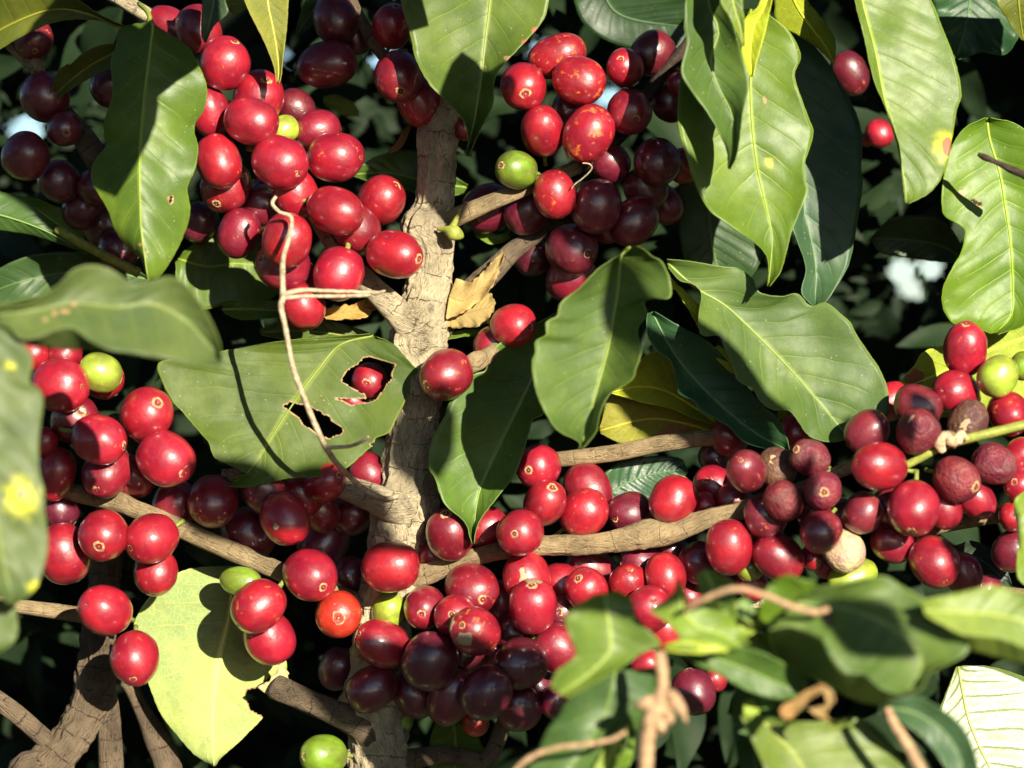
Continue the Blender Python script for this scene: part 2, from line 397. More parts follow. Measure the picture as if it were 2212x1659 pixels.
leaf("small blurred leaf tip at the lower left edge below the big blurred leaf",
     [[(-60,1290),(-70,1350),(-20,1412)],[(-30,1290),(-25,1350),(-5,1412)],[(0,1295),(29,1303),(38,1341),(35,1381),(2,1408)]],
     d=950, sx=-0.3, sy=0.1, fold=12, wave=3, gloss=1.2, col=(0.085, 0.118, 0.042), N=40, M=8, rib=False)
leaf("olive leaf at the top left corner sharing the large drooping leaf's stalk",
     [[(282,62),(240,44),(200,22),(160,-6),(60,-60),(-80,-60)],[(284,65),(240,52),(190,30),(120,20),(40,45),(-80,110)],[(283,68),(240,52),(202,43),(130,46),(72,66),(0,107),(-70,160)]],
     d=150, sx=0.1, sy=-0.5, fold=16, wave=4, col=GO, petiole=[(282,65,150),(305,62,130),(325,40,100)])
leaf("narrow olive leaf with a notched edge, tip before the cherry under the tan node",
     [[(292,92),(260,95),(217,98),(179,116),(150,142),(147,138),(124,156),(110,200),(91,232)],[(292,95),(245,115),(190,145),(140,185),(90,234)],[(290,98),(262,135),(203,165),(162,188),(124,214),(92,235)]],
     d=40, sx=0.15, sy=-0.45, fold=12, wave=4, col=(0.09,0.10,0.02))
leaf("bright yellow leaf hanging tip down from the top edge over the red cherry bunch",
     [[(510,-80),(520,-30),(531,8),(555,58),(579,107),(593,145),(598,178)],[(580,-80),(578,0),(589,58),(598,107),(602,150),(600,180)],[(640,-80),(628,-30),(623,0),(620,58),(612,116),(607,162),(602,180)]],
     d=170, sx=-0.25, sy=0.12, fold=16, wave=3, col=(0.20, 0.20, 0.045), under=True)
leaf("small dull grey green leaf tip hanging at the top beside the bright yellow leaf",
     [[(440,-60),(437,0),(434,72),(442,90)],[(465,-60),(462,0),(450,60),(443,92)],[(500,-60),(487,0),(492,26),(463,55),(445,91)]],
     d=230, sx=0.4, sy=-0.1, fold=8, wave=2, col=(0.06,0.10,0.06), N=30, M=6)
leaf("pale green leaf tip just showing at the top edge beside the bright yellow leaf",
     [[(560,-50),(520,-20),(480,-8),(488,18)],[(565,-30),(530,2),(500,10),(490,20)],[(560,-10),(540,12),(510,30),(492,22)]],
     d=80, sx=-0.1, sy=0.1, fold=6, wave=2, col=GP, N=30, M=6, rib=False)
# top centre
leaf("wide green leaf with a long drip tip hanging at the top above the stem",
     [[(905,-150),(868,-70),(866,0),(882,58),(891,95),(897,124),(926,179),(960,214),(990,245),(1006,270),(1012,300),(1008,336)],
      [(1060,-160),(1064,-60),(1059,0),(1047,101),(1041,159),(1030,231),(1016,300),(1009,337)],
      [(1190,-150),(1198,-60),(1186,0),(1174,43),(1140,84),(1082,145),(1067,179),(1064,226),(1038,278),(1022,314),(1010,338)]],
     d=150, sx=-0.22, sy=0.14, fold=44, wave=7, col=(0.088, 0.130, 0.028), N=90, M=14,
     spots=[(1140,90,14,6,1),(1158,66,10,10,1),(1098,125,10,6,2)])
# upper right
leaf("long sunlit green leaf hanging tip down right beside the shaded upper cherries",
     [[(1610,20),(1560,50),(1510,90),(1476,145),(1464,231),(1469,289),(1486,347),(1500,395),(1530,451),(1574,485),(1630,523),(1656,552),(1662,587),(1658,618)],
      [(1622,20),(1620,90),(1621,159),(1624,260),(1636,362),(1659,463),(1668,520),(1660,618)],
      [(1640,20),(1665,35),(1708,72),(1730,121),(1717,165),(1745,249),(1757,289),(1740,347),(1738,376),(1744,413),(1734,442),(1711,500),(1688,581),(1662,618)]],
     d=200, sx=-0.16, sy=0.14, fold=22, wave=8, wk=3.2, col=(0.104, 0.164, 0.019), N=100, M=14, spots=[(1652,215,5,9,2),(1642,240,3,4,2),(1625,188,3,4,1),(1662,352,10,10,0)])
leaf("twisted leaf hanging over the long sunlit leaf, half dark, one margin lit",
     [[(1490,-120),(1481,0),(1478,58),(1484,95),(1472,156),(1500,205),(1530,246),(1553,285),(1571,327),(1573,364)],
      [(1540,-120),(1530,0),(1552,67),(1535,127),(1548,180),(1578,240),(1586,290),(1575,365)],
      [(1590,-120),(1570,0),(1588,67),(1606,129),(1618,179),(1604,246),(1592,333),(1577,366)]],
     d=310, sx=-0.05, sy=0.10, fold=34, wave=6, col=(0.070, 0.119, 0.029))
leaf("narrow grey green leaf tip with pale eggs along it, above the twisted dark leaf",
     [[(1550,-80),(1556,0),(1574,34),(1592,70),(1604,98)],[(1580,-80),(1582,0),(1598,55),(1606,99)],[(1610,-80),(1605,0),(1608,50),(1608,99)]],
     d=400, sx=-0.1, sy=0.15, fold=8, wave=3, col=(0.130, 0.184, 0.039), N=40, M=6)
leaf("yellow green leaf twisted into a thin strip over the top of the long sunlit leaf",
     [[(1655,-60),(1638,12),(1607,46),(1604,116),(1620,164)],[(1665,-60),(1652,10),(1628,55),(1620,110),(1623,166)],[(1690,-60),(1668,0),(1658,50),(1641,110),(1626,165)]],
     d=260, sx=0.1, sy=0.1, fold=10, wave=3, col=(0.36,0.40,0.03), under=True, N=50, M=7)
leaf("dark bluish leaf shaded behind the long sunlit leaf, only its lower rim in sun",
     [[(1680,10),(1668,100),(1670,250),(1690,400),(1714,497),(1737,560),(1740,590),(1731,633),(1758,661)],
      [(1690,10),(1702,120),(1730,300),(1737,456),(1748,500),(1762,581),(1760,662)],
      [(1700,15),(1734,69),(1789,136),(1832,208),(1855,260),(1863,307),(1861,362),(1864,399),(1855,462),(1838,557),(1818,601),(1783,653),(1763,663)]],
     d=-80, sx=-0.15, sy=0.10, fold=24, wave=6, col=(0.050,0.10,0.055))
leaf("olive and yellow leaf underside curling from the top edge over the dark bluish leaf",
     [[(1660,-60),(1673,0),(1676,49),(1720,75),(1760,100),(1800,137)],[(1700,-60),(1715,0),(1745,50),(1780,95),(1802,138)],[(1735,-60),(1745,0),(1763,23),(1789,58),(1805,92),(1803,138)]],
     d=-20, sx=0.0, sy=-0.2, fold=-12, wave=5, col=(0.26,0.30,0.02), under=True)
leaf("long glossy green leaf with a brown wound ringed in yellow near its tip",
     [[(1838,-90),(1847,0),(1861,58),(1885,162),(1908,220),(1931,275),(1945,318),(1951,391),(1957,438)],
      [(1848,-90),(1862,0),(1890,110),(1908,203),(1922,255),(1940,320),(1953,391),(1959,439)],
      [(1960,-100),(2012,0),(2035,58),(2061,124),(2077,200),(2067,237),(2058,292),(2049,336),(2032,388),(2000,422),(1962,439)]],
     d=210, sx=-0.16, sy=0.18, fold=12, wave=6, wk=3, col=(0.108, 0.164, 0.033), N=130, M=22, spots=[(2040,318,26,30,0),(2045,318,10,17,1)])
leaf("dark shaded leaf with a ragged lower edge at the top right corner",
     [[(2010,-70),(2012,-20),(2030,60),(2061,127)],[(2110,-80),(2095,0),(2085,60),(2066,126)],[(2230,-60),(2225,30),(2205,72),(2174,116),(2122,115),(2070,128)]],
     d=-160, sx=-0.1, sy=0.0, fold=16, wave=8, wk=4, col=GB)
leaf("olive leaf cut by the top right corner of the picture",
     [[(2140,-60),(2151,0),(2180,49),(2208,86)],[(2200,-60),(2200,0),(2205,50),(2212,88)],[(2290,-60),(2280,20),(2250,70),(2216,90)]],
     d=40, sx=-0.1, sy=-0.35, fold=10, wave=4, col=GO, N=40)
leaf("green leaf at the right edge with two small eaten holes, under a broken dark twig",
     [[(2130,255),(2090,272),(2064,301),(2046,341),(2035,405),(2035,451),(2041,468),(2075,488),(2084,506),(2075,546),(2052,587),(2035,630),(2038,668),(2058,697),(2093,703),(2140,720)],
      [(2132,255),(2138,301),(2160,376),(2171,442),(2183,529),(2188,620),(2185,680),(2150,720)],
      [(2140,255),(2200,270),(2260,330),(2300,450),(2310,560),(2280,650),(2220,700),(2155,722)]],
     d=90, sx=-0.02, sy=0.08, fold=26, wave=10, wk=3, col=(0.104, 0.178, 0.016), N=150, M=30, spots=[(2080,415,10,7,2)],
     holes=[[(2097,433),(2104,431),(2121,440),(2119,445),(2106,441)]])
leaf("yellow green leaf spread behind the red and green cherries at the right edge",
     [[(2240,650),(2212,674),(2160,690),(2122,699),(2060,738),(1995,760),(1975,790),(1916,850)],[(2240,720),(2180,740),(2100,770),(2020,810),(1918,853)],[(2240,860),(2150,880),(2050,900),(1960,892),(1918,858)]],
     d=-40, sx=-0.1, sy=0.1, fold=14, wave=7, col=(0.27,0.32,0.04), under=True, spots=[(1975,815,20,16,1)])
# centre
leaf("wavy sunlit leaf in the middle, dusty brown along its right half, overlapping a darker leaf",
     [[(1350,538),(1340,550),(1293,581),(1250,624),(1212,653),(1203,682),(1180,697),(1179,723),(1157,737),(1156,760),(1149,786),(1157,841),(1174,884),(1203,927),(1250,953),(1252,971)],
      [(1362,534),(1342,552),(1334,628),(1325,690),(1314,750),(1287,852),(1276,893),(1254,971)],
      [(1374,532),(1386,536),(1411,555),(1428,564),(1440,584),(1450,615),(1446,643),(1405,643),(1391,655),(1397,680),(1377,712),(1385,760),(1374,795),(1365,820),(1316,852),(1296,893),(1287,933),(1256,971)]],
     d=430, sx=-0.02, sy=0.14, fold=64, wave=9, wk=4, gloss=1.2, col=(0.085, 0.132, 0.032), N=110, M=16)
leaf("dark glossy leaf hanging beside the stem with only its left margin in the sun",
     [[(1215,668),(1174,691),(1132,711),(1108,723),(1060,757),(1048,800),(1004,812),(981,852),(966,880),(961,898),(932,953),(927,1008),(940,1034),(961,1089),(1004,1127),(1020,1174)],
      [(1218,670),(1175,760),(1128,863),(1062,999),(1033,1072),(1021,1175)],
      [(1222,672),(1212,740),(1205,800),(1195,850),(1174,893),(1149,907),(1144,930),(1114,1020),(1073,1075),(1033,1130),(1023,1175)]],
     d=95, sx=-0.12, sy=0.14, fold=40, wave=6, wk=3, col=(0.085, 0.145, 0.030), N=90, M=12)
leaf("broad sunlit leaf right of centre with a wavy edge, pointing down to the dried cherries",
     [[(1440,560),(1500,566),(1562,576),(1591,578),(1625,601),(1642,632),(1690,640),(1722,634),(1751,660),(1783,653),(1815,676),(1838,697),(1849,720),(1878,763),(1902,801),(1919,847),(1917,897),(1870,930),(1836,946)],
      [(1442,568),(1500,620),(1562,657),(1601,691),(1688,778),(1760,859),(1834,947)],
      [(1444,578),(1469,605),(1495,612),(1516,634),(1510,677),(1510,712),(1521,726),(1553,726),(1565,755),(1582,787),(1594,822),(1626,839),(1641,866),(1667,884),(1705,887),(1722,907),(1748,942),(1790,955),(1832,949)]],
     d=150, sx=-0.14, sy=0.16, fold=26, wave=8, wk=4, gloss=1.15, col=(0.086, 0.135, 0.036), N=110, M=16)
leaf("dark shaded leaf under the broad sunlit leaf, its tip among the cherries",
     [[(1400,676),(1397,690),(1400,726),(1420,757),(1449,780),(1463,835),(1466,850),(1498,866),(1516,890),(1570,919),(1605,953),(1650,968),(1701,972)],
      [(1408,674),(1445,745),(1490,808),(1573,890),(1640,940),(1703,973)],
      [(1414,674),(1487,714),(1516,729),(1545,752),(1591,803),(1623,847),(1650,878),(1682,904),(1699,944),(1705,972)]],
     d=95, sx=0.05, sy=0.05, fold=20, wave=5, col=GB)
leaf("yellow green leaf underside behind the dark shaded leaf, partly in shadow",
     [[(1560,922),(1530,880),(1490,800),(1440,755),(1390,772),(1340,830),(1318,845)],[(1562,924),(1500,880),(1440,845),(1380,835),(1320,847)],[(1562,928),(1545,918),(1501,904),(1443,881),(1386,869),(1322,849)]],
     d=-70, sx=-0.1, sy=0.15, fold=12, wave=5, col=(0.34,0.38,0.03), under=True)
leaf("yellowing olive leaf with a dry brown patch, just above the sunlit piece of branch",
     [[(1560,935),(1500,890),(1440,872),(1380,858),(1320,850),(1296,925)],[(1560,940),(1480,915),(1400,905),(1296,930)],[(1556,948),(1490,952),(1420,962),(1350,960),(1298,936)]],
     d=-120, sx=-0.1, sy=0.2, fold=10, wave=6, col=(0.24,0.22,0.03), under=True, spots=[(1462,935,36,16,1)])
# the eaten leaf
leaf("large dusty leaf with two big eaten holes, a red cherry showing through one",
     [[(800,722),(700,728),(600,738),(520,750),(430,768),(344,783),(353,830),(372,866),(396,892),(434,936),(451,956),(463,988),(498,1005),(530,1020),(541,1024),(506,1034)],
      [(806,725),(735,745),(690,795),(640,862),(590,940),(555,995),(525,1030),(500,1042)],
      [(814,728),(853,745),(876,772),(904,803),(888,815),(884,850),(859,898),(842,933),(813,946),(806,962),(787,978),(755,1007),(714,1027),(627,1033),(541,1051),(492,1050)]],
     d=85, sx=-0.10, sy=0.20, fold=18, wave=9, wk=3.3, gloss=1.35, col=(0.075, 0.110, 0.020), N=210, M=62,
     holes=[[(798,771),(820,777),(853,788),(846,806),(845,820),(834,830),(827,843),(812,862),(801,868),(780,870),(758,875),(744,866),(726,861),(767,862),(793,861),(788,850),(781,849),(758,836),(738,823),(746,806),(760,794),(772,788),(785,774)],
            [(612,877),(628,869),(645,874),(665,875),(680,885),(691,889),(700,897),(709,898),(716,909),(726,918),(734,920),(741,930),(735,938),(724,940),(712,947),(686,938),(670,926),(654,915),(646,902),(636,895),(622,884)],
            [(800,960),(820,948),(850,940),(850,952),(822,958),(806,963)]])
leaf("large pale green leaf underside glowing in the sun, a bite out of its edge",
     [[(500,1222),(428,1226),(382,1239),(330,1280),(289,1350),(305,1420),(322,1480),(347,1543),(385,1592),(420,1630),(458,1654)],
      [(505,1226),(500,1280),(494,1341),(480,1396),(466,1468),(459,1555),(462,1655)],
      [(512,1226),(560,1290),(600,1360),(618,1428),(616,1456),(590,1468),(575,1490),(560,1520),(568,1549),(544,1575),(512,1607),(477,1638),(466,1655)]],
     d=-75, sx=-0.16, sy=0.12, fold=-16, wave=6, col=(0.32, 0.375, 0.15), under=True, N=150, M=34,
     holes=[[(640,1470),(582,1464),(556,1486),(533,1490),(531,1505),(541,1533),(566,1547),(640,1550)]])
leaf("large leaf at the bottom right corner glaring white in the sun, with a yellow midrib",
     [[(2066,1440),(2052,1475),(2040,1505),(2022,1560),(2030,1620),(2070,1720),(2120,1800)],[(2070,1440),(2082,1510),(2093,1558),(2118,1620),(2143,1673),(2180,1800)],[(2080,1438),(2140,1440),(2212,1462),(2290,1500),(2330,1600),(2300,1720),(2190,1800)]],
     d=60, sx=-0.128, sy=0.235, fold=2, wave=0.5, gloss=0.72, wob=1.0, col=(0.12, 0.16, 0.06), pucker=0.8)
# blurred leaves at the lower right
leaf("blurred curled leaf with jagged shadow, in front of the lower red cherries",
     [[(1284,1284),(1262,1298),(1240,1312),(1222,1338),(1233,1378),(1243,1416),(1205,1450),(1190,1484)],[(1306,1281),(1312,1330),(1318,1370),(1315,1412),(1265,1462),(1208,1500)],[(1334,1277),(1363,1295),(1374,1329),(1397,1358),(1428,1393),(1385,1412),(1328,1450),(1227,1508)]],
     d=980, sx=-0.2, sy=0.2, fold=24, wave=8, col=(0.116, 0.172, 0.034), N=70)
leaf("dark blurred leaf folded below the curled leaf near the bottom, beside the dry flower stalk",
     [[(1240,1500),(1205,1540),(1170,1600),(1125,1690)],[(1330,1450),(1310,1530),(1280,1590),(1200,1700)],[(1420,1440),(1410,1530),(1370,1590),(1300,1700)]],
     d=880, sx=-0.1, sy=0.05, fold=-26, wave=8, col=(0.058, 0.107, 0.034))
leaf("pointed blurred leaf shaped like a star, right of the curled blurred leaf",
     [[(1464,1250),(1452,1285),(1406,1316),(1432,1336),(1449,1352),(1470,1380),(1436,1396),(1500,1404),(1580,1402)],[(1466,1252),(1472,1300),(1480,1325),(1510,1355),(1560,1370),(1600,1395)],[(1468,1252),(1480,1285),(1490,1308),(1520,1300),(1550,1305),(1585,1340),(1620,1392)]],
     d=1000, sx=-0.2, sy=0.25, fold=14, wave=10, col=(0.137, 0.204, 0.034))
leaf("blurred green leaf with a blunt tip under the brown arching tendril",
     [[(1504,1240),(1510,1265),(1514,1290),(1530,1330),(1560,1380),(1600,1400)],[(1522,1233),(1540,1270),(1555,1310),(1580,1360),(1610,1398)],[(1539,1232),(1562,1248),(1587,1260),(1588,1300),(1600,1350),(1618,1396)]],
     d=920, sx=-0.15, sy=0.2, fold=14, wave=5, col=(0.126, 0.193, 0.042))
leaf("blurred bright green leaf above the big shadowed foreground leaf, its margin scalloped",
     [[(1760,1258),(1720,1248),(1696,1243),(1659,1265),(1652,1290),(1638,1323),(1650,1350),(1680,1372)],[(1770,1290),(1730,1295),(1700,1310),(1680,1340),(1684,1370)],[(1792,1303),(1782,1320),(1770,1332),(1750,1348),(1720,1358),(1690,1370)]],
     d=1000, sx=0.05, sy=-0.25, fold=14, wave=7, col=(0.105, 0.172, 0.017))
leaf("big blurred wavy leaf in the lower right foreground, mostly in shadow with a light rim",
     [[(1760,1272),(1832,1257),(1907,1245),(1948,1265),(2005,1300),(2058,1341),(2086,1381),(2088,1412),(2010,1452),(1990,1488),(1960,1500)],
      [(1720,1300),(1800,1310),(1880,1330),(1950,1370),(1990,1420),(1980,1470),(1950,1500)],
      [(1660,1362),(1700,1352),(1735,1360),(1774,1378),(1792,1418),(1820,1453),(1861,1455),(1900,1486),(1945,1502)],
      [(1655,1372,-120),(1680,1420,-190),(1730,1455,-190),(1790,1482,-170),(1846,1512,-150),(1900,1522,-100),(1944,1506,-20)]],
     d=1080, sx=-0.05, sy=0.30, fold=40, wave=10, col=(0.090, 0.140, 0.038), N=90, M=12, rib=False)
leaf("blurred light green leaf at the right edge in the lower right foreground",
     [[(1985,1300),(2034,1288),(2100,1274),(2149,1265),(2212,1284),(2290,1320)],[(1995,1318),(2060,1322),(2130,1325),(2212,1340),(2290,1360)],[(2000,1330),(2040,1352),(2077,1370),(2151,1376),(2212,1398),(2290,1430)],[(2010,1340,-30),(2050,1372,-60),(2085,1400,-70),(2150,1420,-70),(2212,1436,-60),(2290,1450,-50)]],
     d=1100, sx=-0.1, sy=0.3, fold=12, wave=6, col=(0.179, 0.236, 0.050), rib=False)
leaf("blurred leaf along the bottom edge with a pale midrib, left of the teal leaf",
     [[(1600,1545),(1620,1590),(1644,1640),(1680,1720),(1760,1760)],[(1640,1548),(1670,1583),(1711,1628),(1750,1690),(1800,1760)],[(1690,1556),(1734,1560),(1850,1552),(1899,1577),(1942,1628),(1968,1690),(1900,1760)]],
     d=900, sx=-0.12, sy=0.25, fold=18, wave=6, col=(0.116, 0.161, 0.034))
leaf("blurred teal leaf with a drooping edge, left of the glaring white leaf",
     [[(1912,1520),(1977,1503),(2014,1520),(2063,1552),(2092,1589),(2112,1650),(2120,1720)],[(1912,1528),(1975,1540),(2030,1575),(2070,1630),(2090,1720)],[(1912,1535),(1950,1562),(1977,1580),(2023,1629),(2060,1690),(2070,1730)]],
     d=1000, sx=0.1, sy=0.05, fold=18, wave=4, col=(0.053, 0.102, 0.055))
leaf("blurred dark leaf with a yellow green base, below the star shaped leaf",
     [[(1440,1398),(1520,1385),(1600,1395),(1680,1425),(1745,1470)],[(1450,1410),(1530,1420),(1610,1445),(1690,1480),(1745,1500)],[(1470,1420),(1540,1450),(1600,1485),(1670,1510),(1742,1512)]],
     d=940, sx=0.0, sy=-0.2, fold=14, wave=5, col=(0.063, 0.118, 0.029))
leaf("blurred green leaf with yellow patches at the bottom edge, left of the dry flower stalk",
     [[(1215,1590),(1210,1640),(1200,1720)],[(1270,1570),(1260,1640),(1250,1720)],[(1345,1580),(1340,1650),(1300,1720)]],
     d=800, sx=-0.1, sy=0.2, fold=14, wave=6, col=(0.105, 0.161, 0.034))
leaf("blurred sunlit strip of leaf at the right edge beside the dark cherry",
     [[(2230,1050),(2191,1083),(2198,1140),(2200,1165),(2196,1232),(2204,1256),(2240,1280)],[(2250,1050),(2240,1160),(2250,1280)],[(2280,1050),(2290,1160),(2280,1280)]],
     d=420, sx=-0.2, sy=0.1, fold=8, wave=3, col=(0.168, 0.236, 0.034), N=50)
# shaded leaves behind
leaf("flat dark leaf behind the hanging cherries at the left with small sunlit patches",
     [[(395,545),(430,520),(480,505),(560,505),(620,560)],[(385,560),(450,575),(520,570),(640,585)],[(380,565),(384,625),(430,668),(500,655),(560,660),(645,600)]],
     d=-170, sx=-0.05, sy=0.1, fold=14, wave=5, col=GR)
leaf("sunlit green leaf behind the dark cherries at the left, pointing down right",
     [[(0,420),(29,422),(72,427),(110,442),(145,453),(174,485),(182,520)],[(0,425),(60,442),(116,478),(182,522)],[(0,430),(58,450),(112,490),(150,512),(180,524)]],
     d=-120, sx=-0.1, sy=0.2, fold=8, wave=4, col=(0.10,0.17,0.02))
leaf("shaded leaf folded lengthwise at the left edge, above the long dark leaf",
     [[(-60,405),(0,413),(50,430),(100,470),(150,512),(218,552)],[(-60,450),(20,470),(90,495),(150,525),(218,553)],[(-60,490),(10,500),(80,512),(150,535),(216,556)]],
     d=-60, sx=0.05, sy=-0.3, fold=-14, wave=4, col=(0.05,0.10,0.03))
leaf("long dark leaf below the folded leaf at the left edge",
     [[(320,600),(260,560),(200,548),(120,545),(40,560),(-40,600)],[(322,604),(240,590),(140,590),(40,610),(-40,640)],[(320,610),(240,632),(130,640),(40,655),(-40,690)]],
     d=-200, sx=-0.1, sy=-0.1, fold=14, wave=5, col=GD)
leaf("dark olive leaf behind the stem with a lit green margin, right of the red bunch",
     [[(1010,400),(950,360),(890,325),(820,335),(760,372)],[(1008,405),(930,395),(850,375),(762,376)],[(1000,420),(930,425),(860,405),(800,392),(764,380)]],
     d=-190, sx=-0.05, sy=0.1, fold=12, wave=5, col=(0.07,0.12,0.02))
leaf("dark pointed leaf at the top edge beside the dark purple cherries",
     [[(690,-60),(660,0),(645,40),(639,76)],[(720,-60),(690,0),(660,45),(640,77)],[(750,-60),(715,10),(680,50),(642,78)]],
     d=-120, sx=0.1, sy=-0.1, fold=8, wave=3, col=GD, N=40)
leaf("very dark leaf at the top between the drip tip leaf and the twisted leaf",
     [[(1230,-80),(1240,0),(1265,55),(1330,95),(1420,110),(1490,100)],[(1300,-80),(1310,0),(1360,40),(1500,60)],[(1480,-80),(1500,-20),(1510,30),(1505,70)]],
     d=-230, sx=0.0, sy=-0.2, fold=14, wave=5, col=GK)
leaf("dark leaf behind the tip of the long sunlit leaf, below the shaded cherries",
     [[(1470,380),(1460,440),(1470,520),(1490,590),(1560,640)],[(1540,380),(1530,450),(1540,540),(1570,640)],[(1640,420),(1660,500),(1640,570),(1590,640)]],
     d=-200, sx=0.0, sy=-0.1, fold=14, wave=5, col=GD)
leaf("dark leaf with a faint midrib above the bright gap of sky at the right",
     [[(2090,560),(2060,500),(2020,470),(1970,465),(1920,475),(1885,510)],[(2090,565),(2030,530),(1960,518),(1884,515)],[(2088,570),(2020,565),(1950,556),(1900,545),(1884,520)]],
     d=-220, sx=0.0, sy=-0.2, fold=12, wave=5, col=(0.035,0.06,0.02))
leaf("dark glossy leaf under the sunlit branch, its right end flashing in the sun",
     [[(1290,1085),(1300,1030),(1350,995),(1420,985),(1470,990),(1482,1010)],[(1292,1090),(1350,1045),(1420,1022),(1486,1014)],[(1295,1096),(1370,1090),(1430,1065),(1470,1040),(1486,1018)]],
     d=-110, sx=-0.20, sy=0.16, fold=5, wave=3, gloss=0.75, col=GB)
leaf("wrinkled bluish black leaf behind the red cherries at the lower right",
     [[(2060,1180),(2100,1168),(2140,1185),(2170,1215),(2185,1262)],[(2062,1190),(2110,1205),(2150,1235),(2182,1268)],[(2065,1210),(2090,1258),(2130,1268),(2178,1272)]],
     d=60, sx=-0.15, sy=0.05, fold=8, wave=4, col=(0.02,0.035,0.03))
leaf("dark leaf at the bottom edge right of the thick stem base",
     [[(940,1560),(930,1600),(925,1680)],[(980,1560),(985,1620),(980,1690)],[(1020,1570),(1050,1630),(1060,1690)]],
     d=-180, sx=0.0, sy=-0.1, fold=10, wave=4, col=GR, N=40)
leaf("dull olive leaf lying below the hanging red bunch, above the large eaten leaf",
     [[(860,745),(780,712),(700,690),(620,690),(560,712)],[(860,750),(760,728),(660,715),(562,718)],[(855,756),(760,750),(660,742),(566,724)]],
     d=-90, sx=-0.05, sy=0.3, fold=8, wave=5, col=(0.08,0.11,0.02))
leaf("narrow dark leaf under the flat dark leaf, left of the hanging red bunch",
     [[(480,660),(540,648),(600,650),(640,668)],[(480,668),(550,668),(640,674)],[(484,676),(520,690),(580,688),(640,680)]],
     d=-150, sx=0.0, sy=0.2, fold=8, wave=4, col=GR, N=40)
leaf("small green leaf behind the stem below the side branch, lit at its tip",
     [[(1020,490),(1050,498),(1085,505),(1100,485)],[(1022,500),(1055,512),(1085,518),(1104,488)],[(1030,512),(1060,528),(1090,520),(1106,492)]],
     d=-160, sx=-0.1, sy=0.2, fold=4, wave=2, col=(0.12,0.19,0.02), N=30, M=5, rib=False)
leaf("thin green leaf edge curving out from behind the stem above the single cherry",
     [[(955,722),(1000,712),(1040,710),(1058,700)],[(956,728),(1000,720),(1042,716),(1060,702)],[(958,734),(1000,728),(1044,722),(1062,704)]],
     d=-60, sx=-0.1, sy=0.4, fold=3, wave=2, col=(0.11,0.17,0.02), N=30, M=5, rib=False)
leaf("blurred yellow green leaf piece far behind, below the dark purple cherries at the top",
     [[(700,208),(725,205),(765,222)],[(698,218),(735,225),(776,240)],[(704,230),(740,248),(774,252)]],
     d=-420, sx=-0.2, sy=0.2, fold=3, wave=2, col=(0.24,0.28,0.04), N=24, M=5, rib=False)
leaf("shaded leaf behind the pale leaf underside, left of the lower red cherries",
     [[(400,1120),(460,1100),(540,1150),(590,1220)],[(400,1150),(480,1180),(590,1230)],[(400,1190),(470,1240),(580,1245)]],
     d=-200, sx=0.0, sy=-0.1, fold=10, wave=4, col=GK)
leaf("yellow green leaf scrap behind the broad sunlit leaf, by the hidden red cherry",
     [[(1684,880),(1700,884),(1712,902)],[(1682,892),(1698,898),(1710,915)],[(1684,905),(1696,910),(1708,922)]],
     d=20, sx=-0.1, sy=0.1, fold=2, wave=1, col=(0.5,0.5,0.03), N=16, M=4, rib=False)
leaf("yellow green leaf fold showing beside the shaded leaf at right of centre",
     [[(1448,600),(1480,628),(1512,660)],[(1452,612),(1482,650),(1512,690)],[(1456,622),(1488,670),(1510,710)]],
     d=70, sx=0.1, sy=0.1, fold=3, wave=2, col=(0.36,0.42,0.03), under=True, N=30, M=5, rib=False)
leaf("yellow leaf edge between the broad sunlit leaf and the shaded leaf beneath it",
     [[(1536,752),(1556,748),(1576,775),(1590,800)],[(1538,760),(1558,768),(1578,795),(1592,806)],[(1542,770),(1560,788),(1578,804),(1592,810)]],
     d=90, sx=-0.05, sy=0.1, fold=2, wave=1, col=(0.45,0.45,0.03), under=True, N=30, M=5, rib=False)
# dried leaves
leaf("curled tan dried leaf clinging to the right side of the stem",
     [[(985,600),(1010,610),(1030,600),(1060,570),(1086,540)],[(970,640),(1000,650),(1030,630),(1060,600),(1088,545)],[(962,690),(990,680),(1030,655),(1068,610),(1090,550)]],
     d=10, sx=0.2, sy=0.2, fold=14, wave=12, col=(0.48,0.33,0.16), dry=True, group="dried leaves", nib=3, rib=False)
leaf("spotted tan dried leaf scrap with ragged edge right of the stem, below the curled one",
     [[(968,650),(1010,640),(1050,628),(1071,655)],[(965,680),(1000,678),(1040,668),(1068,662)],[(966,705),(995,708),(1030,706),(1056,690),(1066,668)]],
     d=-20, sx=-0.1, sy=0.1, fold=4, wave=8, wk=4, col=(0.46,0.30,0.13), dry=True, group="dried leaves", nib=4, rib=False)
leaf("curled brown dried leaf under the lowest hanging cherries, left of the stem",
     [[(692,668),(730,662),(770,655),(815,628),(835,622)],[(696,680),(735,676),(780,668),(825,640),(838,624)],[(705,690),(750,690),(790,684),(832,650),(840,628)]],
     d=-10, sx=-0.1, sy=0.2, fold=8, wave=8, col=(0.40,0.25,0.09), dry=True, group="dried leaves", nib=3, rib=False)
leaf("bleached dry leaf scrap on the end of the cut grey twig near the bottom",
     [[(606,1430),(590,1462),(556,1486)],[(612,1440),(604,1478),(576,1500)],[(622,1450),(622,1490),(600,1512)]],
     d=10, sx=-0.2, sy=0.2, fold=4, wave=5, col=(0.60,0.48,0.28), dry=True, group="dried leaves", N=30, M=5, rib=False, nib=3)
leaf("thin rusty dried leaf sliver in the dark gap left of the upper stem",
     [[(882,268),(868,285),(858,305),(838,328)],[(886,270),(874,292),(864,312),(840,330)],[(889,272),(880,296),(868,318),(845,332)]],
     d=-150, sx=0.0, sy=0.1, fold=2, wave=2, col=(0.30,0.13,0.05), dry=True, group="dried leaves", N=20, M=4, rib=False)
